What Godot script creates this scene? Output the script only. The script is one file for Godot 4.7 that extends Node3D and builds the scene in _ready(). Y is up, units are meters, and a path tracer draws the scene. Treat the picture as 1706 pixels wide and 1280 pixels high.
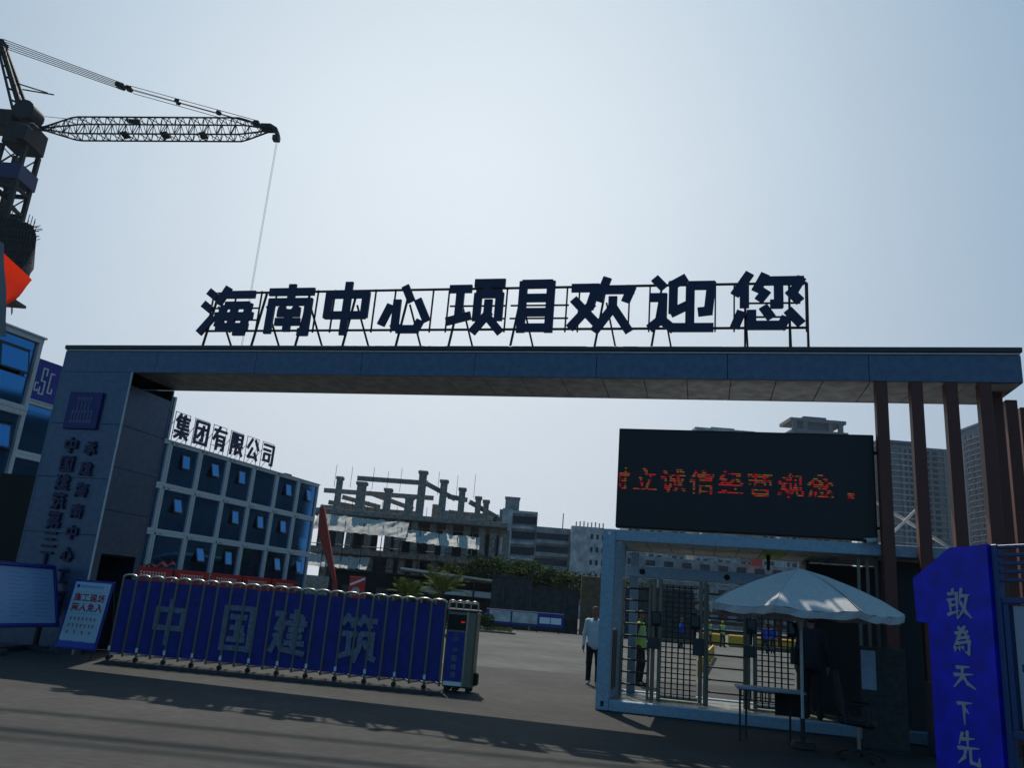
extends Node3D

# ---------------------------------------------------------------- helpers
var noise_fine: NoiseTexture2D
var noise_blotch: NoiseTexture2D
var noise_streak: NoiseTexture2D
var bump_fine: NoiseTexture2D
var M := {}
var meshes := {}
var used := {}
var rng := RandomNumberGenerator.new()
const GATE := Vector3(-8.7, 0, -17.0)
const GATE_TURN := -14.0
const FACADE_TURN := 69.0

func numbered(called: String) -> String:
	if not used.has(called):
		used[called] = 0
		return called
	used[called] += 1
	return "%s_%03d" % [called, used[called]]

func thing(called: String, label: String, category: String, at := Vector3.ZERO, turn := 0.0, group := "") -> Node3D:
	var o := Node3D.new()
	o.name = numbered(called)
	add_child(o)
	o.position = at
	o.rotation_degrees.y = turn
	o.set_meta("label", label)
	o.set_meta("category", category)
	if group:
		o.set_meta("group", group)
	return o

func mi(parent: Node, called: String, mesh: Mesh, m: Material, at := Transform3D()) -> MeshInstance3D:
	var o := MeshInstance3D.new()
	o.name = called
	o.mesh = mesh
	o.material_override = m
	o.transform = at
	parent.add_child(o, true)
	return o

func start() -> SurfaceTool:
	var st := SurfaceTool.new()
	st.begin(Mesh.PRIMITIVE_TRIANGLES)
	st.set_smooth_group(-1)
	return st

func done(st: SurfaceTool) -> ArrayMesh:
	st.generate_normals()
	return st.commit()

func quad(st: SurfaceTool, a: Vector3, b: Vector3, c: Vector3, d: Vector3) -> void:
	# a b c d run clockwise seen from the front
	for v in [a, b, c, a, c, d]:
		st.add_vertex(v)

func add_box(st: SurfaceTool, c: Vector3, s: Vector3, b := Basis()) -> void:
	var h := s / 2
	var p := []
	for k in 8:
		p.append(c + b * Vector3(h.x if k & 1 else -h.x, h.y if k & 2 else -h.y, h.z if k & 4 else -h.z))
	quad(st, p[6], p[7], p[5], p[4])
	quad(st, p[3], p[2], p[0], p[1])
	quad(st, p[7], p[3], p[1], p[5])
	quad(st, p[2], p[6], p[4], p[0])
	quad(st, p[2], p[3], p[7], p[6])
	quad(st, p[4], p[5], p[1], p[0])

# a box whose twelve edges are chamfered by b
func box_mesh(s: Vector3, b := 0.0) -> ArrayMesh:
	var key := "%.4f %.4f %.4f %.4f" % [s.x, s.y, s.z, b]
	if meshes.has(key):
		return meshes[key]
	var st := start()
	if b <= 0.0:
		add_box(st, Vector3.ZERO, s)
	else:
		var h := s / 2
		var pts := {}
		for k in 8:
			var g := Vector3(1 if k & 1 else -1, 1 if k & 2 else -1, 1 if k & 4 else -1)
			for ax in 3:
				var v := Vector3(g.x * (h.x - b), g.y * (h.y - b), g.z * (h.z - b))
				v[ax] = g[ax] * h[ax]
				pts[Vector2i(k, ax)] = v
		for ax in 3:
			var u := (ax + 1) % 3
			var w := (ax + 2) % 3
			for sg in [0, 1]:
				var ks := []
				for q in [[0, 0], [1, 0], [1, 1], [0, 1]]:
					ks.append((sg << ax) | (q[0] << u) | (q[1] << w))
				var f := []
				for k in ks:
					f.append(pts[Vector2i(k, ax)])
				facing(st, f)
			for q in [[0, 0], [1, 0], [1, 1], [0, 1]]:
				var k0: int = (q[0] << u) | (q[1] << w)
				var k1: int = k0 | (1 << ax)
				facing(st, [pts[Vector2i(k0, u)], pts[Vector2i(k1, u)], pts[Vector2i(k1, w)], pts[Vector2i(k0, w)]])
		for k in 8:
			facing(st, [pts[Vector2i(k, 0)], pts[Vector2i(k, 1)], pts[Vector2i(k, 2)]])
	meshes[key] = done(st)
	return meshes[key]

func facing(st: SurfaceTool, f: Array) -> void:
	var c := Vector3.ZERO
	for v in f:
		c += v
	var n: Vector3 = (f[1] - f[0]).cross(f[2] - f[0])
	if n.dot(c) > 0:
		f = f.duplicate()
		f.reverse()
	for i in range(1, f.size() - 1):
		st.add_vertex(f[0])
		st.add_vertex(f[i])
		st.add_vertex(f[i + 1])

func bx(parent: Node, called: String, c: Vector3, s: Vector3, m: Material, b := 0.0, turn := Vector3.ZERO) -> MeshInstance3D:
	return mi(parent, called, box_mesh(s, b), m, Transform3D(Basis.from_euler(turn * PI / 180.0), c))

func along(a: Vector3, b: Vector3) -> Basis:
	var y := (b - a).normalized()
	var x := y.cross(Vector3(0, 0, 1))
	if x.length() < 0.01:
		x = y.cross(Vector3(1, 0, 0))
	x = x.normalized()
	return Basis(x, y, x.cross(y))

func add_bar(st: SurfaceTool, a: Vector3, b: Vector3, w: float, t := -1.0) -> void:
	add_box(st, (a + b) / 2, Vector3(w, (b - a).length(), t if t > 0 else w), along(a, b))

func bar(parent: Node, called: String, a: Vector3, b: Vector3, w: float, m: Material, t := -1.0) -> MeshInstance3D:
	return mi(parent, called, box_mesh(Vector3(w, snappedf((b - a).length(), 0.001), t if t > 0 else w)), m, Transform3D(along(a, b), (a + b) / 2))

func add_tube(st: SurfaceTool, pts: Array, r: float, sides := 8, r2 := -1.0) -> void:
	var rings := []
	for i in pts.size():
		var d: Vector3 = (pts[mini(i + 1, pts.size() - 1)] - pts[maxi(i - 1, 0)]).normalized()
		var b := along(Vector3.ZERO, d)
		var rr := r if r2 < 0 else lerpf(r, r2, float(i) / (pts.size() - 1))
		var ring := []
		for k in sides:
			var a := TAU * k / sides
			ring.append(pts[i] + b.x * cos(a) * rr + b.z * sin(a) * rr)
		rings.append(ring)
	st.set_smooth_group(1)
	for i in rings.size() - 1:
		for k in sides:
			var n := (k + 1) % sides
			quad(st, rings[i][k], rings[i][n], rings[i + 1][n], rings[i + 1][k])
	st.set_smooth_group(-1)
	for k in range(1, sides - 1):
		for v in [rings[0][0], rings[0][k + 1], rings[0][k]]:
			st.add_vertex(v)
		for v in [rings[-1][0], rings[-1][k], rings[-1][k + 1]]:
			st.add_vertex(v)

func tube(parent: Node, called: String, pts: Array, r: float, m: Material, sides := 8, r2 := -1.0) -> MeshInstance3D:
	var st := start()
	add_tube(st, pts, r, sides, r2)
	return mi(parent, called, done(st), m)

# polygon in the xy plane, pushed out from z0 to z1
func add_prism(st: SurfaceTool, poly: PackedVector2Array, z0: float, z1: float) -> void:
	if Geometry2D.is_polygon_clockwise(poly):
		poly.reverse()
	var idx := Geometry2D.triangulate_polygon(poly)
	for i in range(0, idx.size(), 3):
		var t := [poly[idx[i]], poly[idx[i + 1]], poly[idx[i + 2]]]
		if (t[1] - t[0]).cross(t[2] - t[0]) > 0:
			t.reverse()
		for v in t:
			st.add_vertex(Vector3(v.x, v.y, z1))
		t.reverse()
		for v in t:
			st.add_vertex(Vector3(v.x, v.y, z0))
	for i in poly.size():
		var a := poly[i]
		var b := poly[(i + 1) % poly.size()]
		quad(st, Vector3(a.x, a.y, z1), Vector3(b.x, b.y, z1), Vector3(b.x, b.y, z0), Vector3(a.x, a.y, z0))

func colour(r: float, g: float, b: float) -> Color:
	return Color(r, g, b).linear_to_srgb()

func mat(c: Color, rough := 0.7, metal := 0.0, tex: Texture2D = null, scale := 1.0) -> StandardMaterial3D:
	var m := StandardMaterial3D.new()
	m.albedo_color = c
	m.roughness = rough
	m.metallic = metal
	if tex:
		m.albedo_texture = tex
		m.uv1_triplanar = true
		m.uv1_world_triplanar = true
		m.uv1_scale = Vector3.ONE * scale
	return m

func noise_tex(freq: float, octaves: int, lo: float, hi: float, size := 512, warm := 0.0) -> NoiseTexture2D:
	var n := FastNoiseLite.new()
	n.seed = int(freq * 1000.0) + octaves
	n.noise_type = FastNoiseLite.TYPE_SIMPLEX_SMOOTH
	n.frequency = freq
	n.fractal_octaves = octaves
	var g := Gradient.new()
	g.set_color(0, Color(lo + warm, lo, lo - warm))
	g.set_color(1, Color(hi, hi, hi))
	var t := NoiseTexture2D.new()
	t.width = size
	t.height = size
	t.seamless = true
	t.noise = n
	t.color_ramp = g
	return t

func bump_tex(freq: float, octaves: int, strength: float) -> NoiseTexture2D:
	var n := FastNoiseLite.new()
	n.seed = 7
	n.frequency = freq
	n.fractal_octaves = octaves
	var t := NoiseTexture2D.new()
	t.width = 512
	t.height = 512
	t.seamless = true
	t.as_normal_map = true
	t.bump_strength = strength
	t.noise = n
	return t

# ---------------------------------------------------------------- writing
# strokes of each character on a 100 x 100 square, y down
const GLYPH := {
	"海": "8,10 26,24;2,36 20,50;3,97 26,62;46,2 30,38;40,18 98,18;44,40 36,84;44,40 90,40;90,36 84,94 68,94;28,62 100,62;34,84 94,84;64,42 60,84",
	"南": "6,16 94,16;50,1 50,34;14,98 14,36 86,36 86,95 72,95;34,44 40,56;66,44 60,56;28,58 72,58;26,75 74,75;50,58 50,94",
	"中": "50,0 50,100;12,20 12,68;8,24 92,24;88,20 88,68;8,63 92,63",
	"心": "4,84 20,42;32,32 32,84 42,92 74,92 82,74;44,4 60,36;72,32 94,76",
	"项": "2,18 42,18;22,18 22,72;1,77 44,66;46,8 100,8;72,10 66,28;54,26 54,76;50,28 96,28;92,26 92,76;73,38 73,64 48,97;76,72 98,97",
	"目": "16,3 16,100;12,8 88,8;84,3 84,100;16,35 84,35;16,62 84,62;16,91 84,91",
	"欢": "2,20 42,20 34,52 2,92;6,40 46,84;60,2 46,44;54,24 98,24 90,46;70,36 70,56 42,98;70,54 98,98",
	"迎": "8,6 24,24;2,40 22,40 22,76;2,94 20,78 36,92 100,92;58,6 38,18 38,68;34,68 60,54;64,16 64,86;60,20 96,20 92,64 76,66",
	"您": "26,2 4,40;18,24 18,62;48,4 34,34;40,16 96,16 88,32;66,18 66,56 54,56;50,32 38,50;80,32 96,52;14,68 4,96;28,66 28,92 70,92 76,78;44,60 56,80;78,66 97,90",
	"集": "32,2 8,34;22,18 22,60;54,2 62,14;22,16 92,16;22,30 86,30;22,44 86,44;22,58 94,58;56,16 56,58;4,73 96,73;50,60 50,100;46,75 8,98;54,75 92,98",
	"团": "10,3 10,100;6,8 94,8;90,3 90,100;10,93 90,93;22,34 80,34;58,18 58,80 44,80;55,38 22,74",
	"有": "4,18 96,18;44,0 4,60;32,38 32,100;28,40 82,40 82,94 66,94;32,58 82,58;32,75 82,75",
	"限": "12,2 12,100;12,8 36,8 26,36 36,56 24,68;46,8 86,8 86,48;48,27 86,27;48,46 86,46;48,6 48,92 68,80;94,54 68,66;58,48 98,97",
	"公": "38,4 6,50;60,4 96,50;46,42 20,86 84,82;64,60 90,96",
	"司": "6,10 90,10 90,94 70,94;6,32 70,32;18,48 18,86;16,50 62,50 62,86;18,80 62,80",
	"国": "10,3 10,100;6,8 94,8;90,3 90,100;10,93 90,93;24,27 76,27;28,50 72,50;22,75 78,75;50,27 50,75;62,57 73,68",
	"建": "46,16 84,16;34,30 98,30;46,44 84,44;84,14 84,46;44,58 88,58;38,72 96,72;64,0 64,86;4,12 28,12 14,42 30,42 2,94;8,54 34,86 100,93",
	"筑": "20,0 4,24;14,12 46,12;28,14 36,28;62,0 48,24;56,12 96,12;72,14 80,28;6,42 46,42;26,42 26,82;2,90 48,76;56,38 54,70 42,100;54,40 86,40 86,88 100,92;64,54 76,70",
	"第": "20,0 4,22;14,11 46,11;28,13 34,24;62,0 48,22;56,11 96,11;72,13 78,24;16,34 84,34 84,52;16,52 84,52;16,50 14,69 90,69 86,93 72,93;50,34 50,100;46,72 6,98",
	"三": "10,12 90,12;18,50 82,50;3,91 97,91",
	"工": "8,13 92,13;50,13 50,88;3,89 97,89",
	"程": "42,6 8,15;3,32 48,32;26,12 26,100;24,36 3,72;30,44 46,60;56,6 56,38;54,8 92,8 92,38;56,36 92,36;52,52 96,52;54,72 94,72;48,94 100,94;74,52 74,94",
	"局": "14,8 88,8 88,30;14,30 88,30;14,6 14,60 3,98;14,46 92,46 90,93 74,93;32,60 32,86;30,60 68,60 68,86;32,82 68,82",
	"承": "20,8 80,8 56,22;50,20 50,95 36,93;32,36 68,36;30,54 70,54;24,72 76,72;3,36 28,36 4,82;92,26 72,44;66,34 98,88",
	"树": "3,28 38,28;20,2 20,100;18,34 3,66;24,40 38,54;40,24 62,24 38,88;42,44 64,84;64,30 100,30;86,4 86,93 74,93;68,50 76,68",
	"立": "44,2 56,16;8,26 92,26;28,40 38,76;74,38 58,84;3,91 97,91",
	"诚": "8,6 22,20;2,38 18,38 18,86 32,74;38,24 98,24;40,24 40,60 28,98;40,48 58,48 56,78 46,78;68,2 74,56 98,94;92,40 58,94;82,4 94,16",
	"信": "26,2 4,48;18,30 18,100;54,2 64,14;36,22 98,22;44,38 90,38;44,52 90,52;44,66 44,100;42,68 90,68 90,100;44,94 90,94",
	"经": "28,2 8,32 32,32 4,62 38,56;2,94 42,82;46,12 88,12 44,52;66,30 98,50;46,58 94,58;70,58 70,92;40,93 100,93",
	"营": "4,14 96,14;32,2 32,26;68,2 68,26;8,50 8,33 92,33 92,48;30,46 70,46 70,61 30,61 30,46;20,74 80,74 80,97 20,97 20,74",
	"观": "3,20 42,20 4,92;8,38 44,84;52,6 52,64;50,8 92,8 92,64;72,24 70,60 42,98;78,60 78,93 100,93 100,78",
	"念": "50,0 2,44;50,0 98,44;42,26 56,36;26,47 76,47 60,65;14,72 4,96;30,68 30,93 72,93 78,80;46,64 56,80;80,66 96,88",
	"，": "38,76 56,76 52,90 38,98;40,82 54,82",
	"施": "20,0 28,14;2,24 48,24;18,24 16,60 2,98;18,48 42,48 38,93 26,91;60,2 48,30;56,18 100,18;46,52 92,42 90,72;58,36 58,91 96,91 98,76;74,28 74,78",
	"现": "3,12 42,12;5,46 40,46;1,88 44,78;22,12 22,82;52,6 52,64;50,8 92,8 92,64;72,24 70,60 42,98;78,60 78,93 100,93 100,78",
	"场": "3,32 38,32;20,4 20,82;1,88 40,76;46,12 88,12 50,46 94,46 88,93 72,91;68,48 40,90",
	"闲": "6,2 16,16;10,22 10,100;26,10 94,10 94,95 80,95;22,42 80,42;50,24 50,94;48,46 24,76;54,46 78,76",
	"人": "50,2 46,46 4,98;50,40 96,98",
	"免": "38,0 12,34;34,13 72,13 58,30;22,32 22,58;20,32 84,32 84,58;22,56 84,56;50,34 46,66 6,100;62,58 62,93 96,93 98,76",
	"入": "34,4 54,12 96,98;54,16 50,46 4,98",
	"敢": "6,22 50,16;14,40 16,86;44,18 42,98;4,42 42,36;16,58 42,55;2,88 52,74;28,4 30,22;66,2 54,46;60,28 97,23;86,28 74,66 46,98;58,46 78,76 100,95",
	"為": "36,4 46,18;72,0 54,24;18,28 80,20 70,40;62,6 6,80;28,46 86,38 78,57;20,64 92,54 86,95 68,91;18,76 14,92;36,74 40,88;54,72 60,84",
	"天": "20,16 78,9;8,47 90,38;48,14 42,56 6,96;48,48 66,76 98,95",
	"下": "4,17 96,9;46,14 46,99;52,36 74,52",
	"先": "30,6 12,42;24,27 78,20;50,0 50,50;4,55 96,46;40,54 32,78 4,99;60,50 60,90 94,94 98,74",
	"logo_c": "96,18 30,18 30,82 96,82 96,66;30,50 12,50",
	"logo_s": "90,30 90,8 14,8 14,50 86,50 86,92 10,92 10,70",
}

func strokes(ch: String) -> Array:
	var out := []
	for s in GLYPH[ch].split(";"):
		var line := PackedVector2Array()
		for p in s.split(" "):
			var q: PackedStringArray = p.split(",")
			line.append(Vector2(q[0].to_float() / 100.0, 1.0 - q[1].to_float() / 100.0))
		out.append(line)
	return out

# a character as raised strokes: w x h metres, lower left corner at the origin
func add_glyph(st: SurfaceTool, ch: String, at: Vector3, w: float, h: float, thick: float, depth: float, brush := false) -> void:
	var n := 0
	for line in strokes(ch):
		for i in line.size() - 1:
			var a := Vector2(line[i].x * w, line[i].y * h)
			var b := Vector2(line[i + 1].x * w, line[i + 1].y * h)
			var d := (b - a).normalized()
			if i > 0:
				a -= d * thick * 0.42
			if i < line.size() - 2:
				b += d * thick * 0.42
			var s := Vector2(-d.y, d.x) * thick / 2
			var lift := 0.0004 * n
			var poly := PackedVector2Array([a + s, b + s, b - s, a - s])
			if brush:
				var e := 0.35 if i == line.size() - 2 else 0.95
				var m := a.lerp(b, 0.5)
				poly = PackedVector2Array([a + s * 0.7 - d * thick * 0.25, a + s * 1.2 + d * thick * 0.3, m + s * 0.8, b + s * e, b + d * thick * 0.3, b - s * e, m - s * 0.8, a - s * 1.1 + d * thick * 0.2])
			for k in poly.size():
				poly[k] += Vector2(at.x, at.y)
			add_prism(st, poly, at.z, at.z + depth + lift)
			n += 1

func glyph(parent: Node, called: String, ch: String, at: Vector3, w: float, h: float, thick: float, depth: float, m: Material, brush := false) -> MeshInstance3D:
	var st := start()
	add_glyph(st, ch, Vector3.ZERO, w, h, thick, depth, brush)
	return mi(parent, called, done(st), m, Transform3D(Basis(), at))

# the same strokes as flat print in a picture
func print_glyph(img: Image, ch: String, r: Rect2, thick: float, c: Color) -> void:
	for line in strokes(ch):
		for i in line.size() - 1:
			var a := Vector2(r.position.x + line[i].x * r.size.x, r.position.y + (1.0 - line[i].y) * r.size.y)
			var b := Vector2(r.position.x + line[i + 1].x * r.size.x, r.position.y + (1.0 - line[i + 1].y) * r.size.y)
			var n := int(a.distance_to(b)) + 1
			for k in n + 1:
				var p := a.lerp(b, float(k) / n)
				img.fill_rect(Rect2i(int(p.x - thick / 2), int(p.y - thick / 2), int(ceil(thick)), int(ceil(thick))), c)

func sheet(parent: Node, called: String, c: Vector3, w: float, h: float, m: Material, turn := Vector3.ZERO) -> MeshInstance3D:
	var st := start()
	var p := [Vector3(-w / 2, h / 2, 0), Vector3(w / 2, h / 2, 0), Vector3(w / 2, -h / 2, 0), Vector3(-w / 2, -h / 2, 0)]
	var uv := [Vector2(0, 0), Vector2(1, 0), Vector2(1, 1), Vector2(0, 1)]
	for i in [0, 1, 2, 0, 2, 3]:
		st.set_uv(uv[i])
		st.add_vertex(p[i])
	return mi(parent, called, done(st), m, Transform3D(Basis.from_euler(turn * PI / 180.0), c))

func picture(img: Image, rough := 0.5) -> StandardMaterial3D:
	var m := StandardMaterial3D.new()
	m.albedo_texture = ImageTexture.create_from_image(img)
	m.roughness = rough
	return m

# ---------------------------------------------------------------- the scene
func _ready() -> void:
	rng.seed = 20240311
	set_camera()
	set_light()
	make_materials()
	make_ground()
	make_gate()
	make_roof_sign()
	make_container_offices()
	make_booth()
	make_site_background()
	make_towers()
	make_crane()
	make_retractable_gate()
	make_left_boards()
	make_flags()
	make_one_sign()
	make_booth_front()
	make_plants()
	make_people()
	make_power_line()

func set_camera() -> void:
	var cam := Camera3D.new()
	cam.name = "camera"
	var p := deg_to_rad(15.5)
	var r := deg_to_rad(4.6)
	var right := Vector3.RIGHT
	var up := Vector3(0, cos(p), sin(p))
	var back := Vector3(0, -sin(p), cos(p))
	cam.transform = Transform3D(Basis(right * cos(r) + up * sin(r), up * cos(r) - right * sin(r), back), Vector3(0, 1.6, 0))
	cam.fov = 51.35
	cam.near = 0.05
	cam.far = 3000.0
	add_child(cam)
	cam.current = true

func set_light() -> void:
	# hazy air: pale and bright around the sun's side of the sky, deeper blue away from it
	var w := 512
	var h := 256
	var img := Image.create(w, h, false, Image.FORMAT_RGBF)
	var glow := Vector3(-0.075, 0.50, -0.86).normalized()
	var drift := FastNoiseLite.new()
	drift.seed = 3
	drift.frequency = 0.9
	drift.fractal_octaves = 4
	for y in h:
		var el := PI / 2 - PI * (y + 0.5) / h
		for x in w:
			var az := TAU * (x + 0.5) / w
			var d := Vector3(sin(az) * cos(el), sin(el), -cos(az) * cos(el))
			var ang := rad_to_deg(acos(clampf(d.dot(glow), -1, 1)))
			var t := exp(-pow(ang / 34.0, 2.0))
			var c := Vector3(0.06, 0.215, 0.395).lerp(Vector3(0.73, 0.825, 0.90), t)
			var haze := exp(-maxf(rad_to_deg(el), 0.0) / 17.0)
			c = c.lerp(Vector3(0.15, 0.27, 0.40).lerp(Vector3(0.93, 0.94, 0.965), exp(-pow(ang / 50.0, 2.0))), haze * 0.95)
			c *= 1.0 + 0.035 * drift.get_noise_3d(d.x, d.y * 2.6, d.z)
			if el < 0:
				c = c.lerp(Vector3(0.06, 0.065, 0.07), clampf(-el * 6.0, 0, 1))
			img.set_pixel(x, y, Color(c.x, c.y, c.z))
	var sky_mat := PanoramaSkyMaterial.new()
	sky_mat.panorama = ImageTexture.create_from_image(img)
	var sky := Sky.new()
	sky.sky_material = sky_mat
	var e := Environment.new()
	e.background_mode = Environment.BG_SKY
	e.sky = sky
	e.tonemap_mode = Environment.TONE_MAPPER_LINEAR
	e.tonemap_exposure = 1.0
	e.ambient_light_source = Environment.AMBIENT_SOURCE_SKY
	e.sdfgi_enabled = true
	e.ssao_enabled = true
	e.ssil_enabled = true
	e.fog_enabled = true
	e.fog_density = 0.00014
	e.fog_light_color = Color(0.72, 0.79, 0.86)
	var we := WorldEnvironment.new()
	we.name = "air"
	we.environment = e
	add_child(we)
	var sun := DirectionalLight3D.new()
	sun.name = "sun"
	sun.light_energy = 1.35
	sun.light_color = Color(1.0, 0.965, 0.905)
	sun.light_angular_distance = 0.5
	sun.shadow_enabled = true
	sun.basis = Basis.looking_at(Vector3(0.131, -1.0, 0.651).normalized())
	add_child(sun)

func make_materials() -> void:
	noise_fine = noise_tex(0.09, 4, 0.72, 1.0)
	noise_blotch = noise_tex(0.012, 5, 0.66, 1.0)
	noise_streak = noise_tex(0.03, 3, 0.84, 1.0)
	bump_fine = bump_tex(0.2, 4, 3.0)
	M.panel = mat(colour(0.105, 0.145, 0.215), 0.36, 0.7, noise_streak, 0.35)
	M.coping = mat(colour(0.05, 0.055, 0.065), 0.5, 0.3, noise_streak, 0.6)
	M.soffit = mat(colour(0.37, 0.38, 0.40), 0.5, 0.15, noise_blotch, 0.4)
	M.navy = mat(colour(0.006, 0.008, 0.055), 0.45)
	M.sign_blue = mat(colour(0.008, 0.02, 0.32), 0.45, 0.0, noise_blotch, 0.8)
	M.emblem_blue = mat(colour(0.006, 0.012, 0.16), 0.5, 0.0, noise_streak, 0.8)
	M.steel_dark = mat(colour(0.035, 0.037, 0.04), 0.6, 0.3, noise_fine, 2.0)
	M.rust_post = mat(colour(0.13, 0.034, 0.022), 0.55, 0.1, noise_streak, 1.2)
	M.frame_white = mat(colour(0.6, 0.62, 0.62), 0.5, 0.0, noise_streak, 0.5)
	M.booth_frame = mat(colour(0.31, 0.43, 0.54), 0.5, 0.05, noise_streak, 0.7)
	M.booth_dark = mat(colour(0.06, 0.065, 0.07), 0.6, 0.1, noise_fine, 1.0)
	M.booth_roof = mat(colour(0.74, 0.73, 0.68), 0.6, 0.0, noise_blotch, 0.7)
	M.glass = mat(colour(0.055, 0.22, 0.47), 0.05, 0.95)
	M.glass_dark = mat(colour(0.006, 0.012, 0.02), 0.08, 0.05)
	M.black = mat(colour(0.006, 0.006, 0.006), 0.75)
	M.rubber = mat(colour(0.012, 0.012, 0.012), 0.8)
	M.asphalt = mat(colour(0.063, 0.068, 0.068), 0.92)
	M.asphalt.albedo_texture = worn_ground(1408, 528, 70.0, 26.0, 11)
	M.asphalt.detail_enabled = true
	M.asphalt.detail_blend_mode = BaseMaterial3D.BLEND_MODE_MUL
	M.asphalt.detail_albedo = noise_tex(0.3, 4, 0.35, 1.0, 1024)
	M.asphalt.uv2_triplanar = true
	M.asphalt.uv2_world_triplanar = true
	M.asphalt.uv2_scale = Vector3.ONE * 0.3
	M.yard = mat(colour(0.082, 0.092, 0.086), 0.9, 0.0, noise_blotch, 0.09)
	M.yard_paving = mat(colour(0.066, 0.075, 0.072), 0.9)
	M.yard_paving.albedo_texture = worn_ground(840, 600, 70.0, 50.0, 23)
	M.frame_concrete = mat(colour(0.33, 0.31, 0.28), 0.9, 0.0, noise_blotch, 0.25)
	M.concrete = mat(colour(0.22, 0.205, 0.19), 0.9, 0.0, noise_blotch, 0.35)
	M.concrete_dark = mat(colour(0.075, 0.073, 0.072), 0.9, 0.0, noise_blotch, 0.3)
	M.steel = mat(colour(0.42, 0.41, 0.36), 0.28, 0.85, noise_streak, 2.0)
	M.steel_dull = mat(colour(0.20, 0.20, 0.16), 0.4, 0.7, noise_streak, 2.0)
	M.banner = mat(colour(0.008, 0.02, 0.30), 0.6, 0.0, noise_blotch, 0.7)
	M.banner_print = mat(colour(0.21, 0.24, 0.34), 0.7, 0.0, noise_blotch, 2.0)
	M.white = mat(colour(0.7, 0.71, 0.72), 0.5)
	M.red = mat(colour(0.5, 0.018, 0.012), 0.6)
	M.orange_steel = mat(colour(0.42, 0.03, 0.018), 0.5, 0.0, noise_streak, 1.0)
	M.yellow = mat(colour(0.6, 0.33, 0.02), 0.5)
	M.crane = mat(colour(0.009, 0.007, 0.007), 0.7)
	M.crane_blue = mat(colour(0.012, 0.015, 0.09), 0.6)
	M.rope = mat(colour(0.02, 0.028, 0.05), 0.9)
	M.rope.metallic_specular = 0.1
	M.net = mat(colour(0.006, 0.016, 0.014), 0.9, 0.0, noise_fine, 1.0)
	M.leaf = mat(colour(0.05, 0.075, 0.02), 0.8)
	M.leaf.metallic_specular = 0.15
	M.leaf.backlight_enabled = true
	M.leaf.backlight = Color(0.1, 0.12, 0.03)
	M.leaf_dark = mat(colour(0.03, 0.055, 0.015), 0.8)
	M.leaf_dark.metallic_specular = 0.15
	M.leaf_dark.backlight_enabled = true
	M.leaf_dark.backlight = Color(0.07, 0.1, 0.03)
	M.palm = mat(colour(0.055, 0.08, 0.016), 0.75)
	M.palm.metallic_specular = 0.15
	M.palm.backlight_enabled = true
	M.palm.backlight = Color(0.12, 0.15, 0.03)
	M.bark = mat(colour(0.09, 0.075, 0.055), 0.9, 0.0, noise_fine, 3.0)
	M.tarp = mat(colour(0.62, 0.63, 0.61), 0.6, 0.0, noise_blotch, 0.2)
	M.tarp_hung = mat(colour(0.55, 0.56, 0.54), 0.7, 0.0, noise_blotch, 0.3)
	M.tarp_hung.backlight_enabled = true
	M.tarp_hung.backlight = Color(0.6, 0.6, 0.58)
	M.far_wall = mat(colour(0.34, 0.36, 0.38), 0.8, 0.0, noise_blotch, 0.06)
	M.far_pale = mat(colour(0.6, 0.61, 0.62), 0.8, 0.0, noise_blotch, 0.06)
	M.far_glass = mat(colour(0.012, 0.022, 0.035), 0.3, 0.0)
	M.far_glass.metallic_specular = 0.3
	M.tower = mat(colour(0.2, 0.2, 0.2), 0.8, 0.0, noise_streak, 0.03)
	M.tower_blue = mat(colour(0.1, 0.13, 0.18), 0.7, 0.0, noise_streak, 0.03)

# worn paving: broad mottling, patches with their own outline and drips
func worn_ground(w: int, h: int, wide: float, deep: float, number: int) -> ImageTexture:
	var r := RandomNumberGenerator.new()
	r.seed = number
	var n := FastNoiseLite.new()
	n.seed = number
	n.frequency = 0.16
	n.fractal_octaves = 5
	var n2 := FastNoiseLite.new()
	n2.seed = number + 1
	n2.frequency = 1.1
	n2.fractal_octaves = 3
	var img := Image.create(w, h, false, Image.FORMAT_RGB8)
	for j in h:
		var y := deep * j / h
		for i in w:
			var x := wide * i / w
			var a := n.get_noise_2d(x, y)
			var b := n2.get_noise_2d(x, y)
			var v := 0.78 + 0.26 * a + 0.16 * b
			if n.get_noise_2d(x * 2.1 + 90.0, y * 2.1) > 0.42:
				v *= 0.86
			v = clampf(v, 0.2, 1.0)
			img.set_pixel(i, j, Color(v, v * 0.995, v * 0.975))
	for k in 240:
		var p := Vector2i(r.randi() % w, r.randi() % h)
		var e := Vector2i(r.randi_range(1, 4), r.randi_range(1, 3))
		img.fill_rect(Rect2i(p, e), img.get_pixelv(p) * (0.72 if r.randf() < 0.75 else 1.25))
	return ImageTexture.create_from_image(img)

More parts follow.
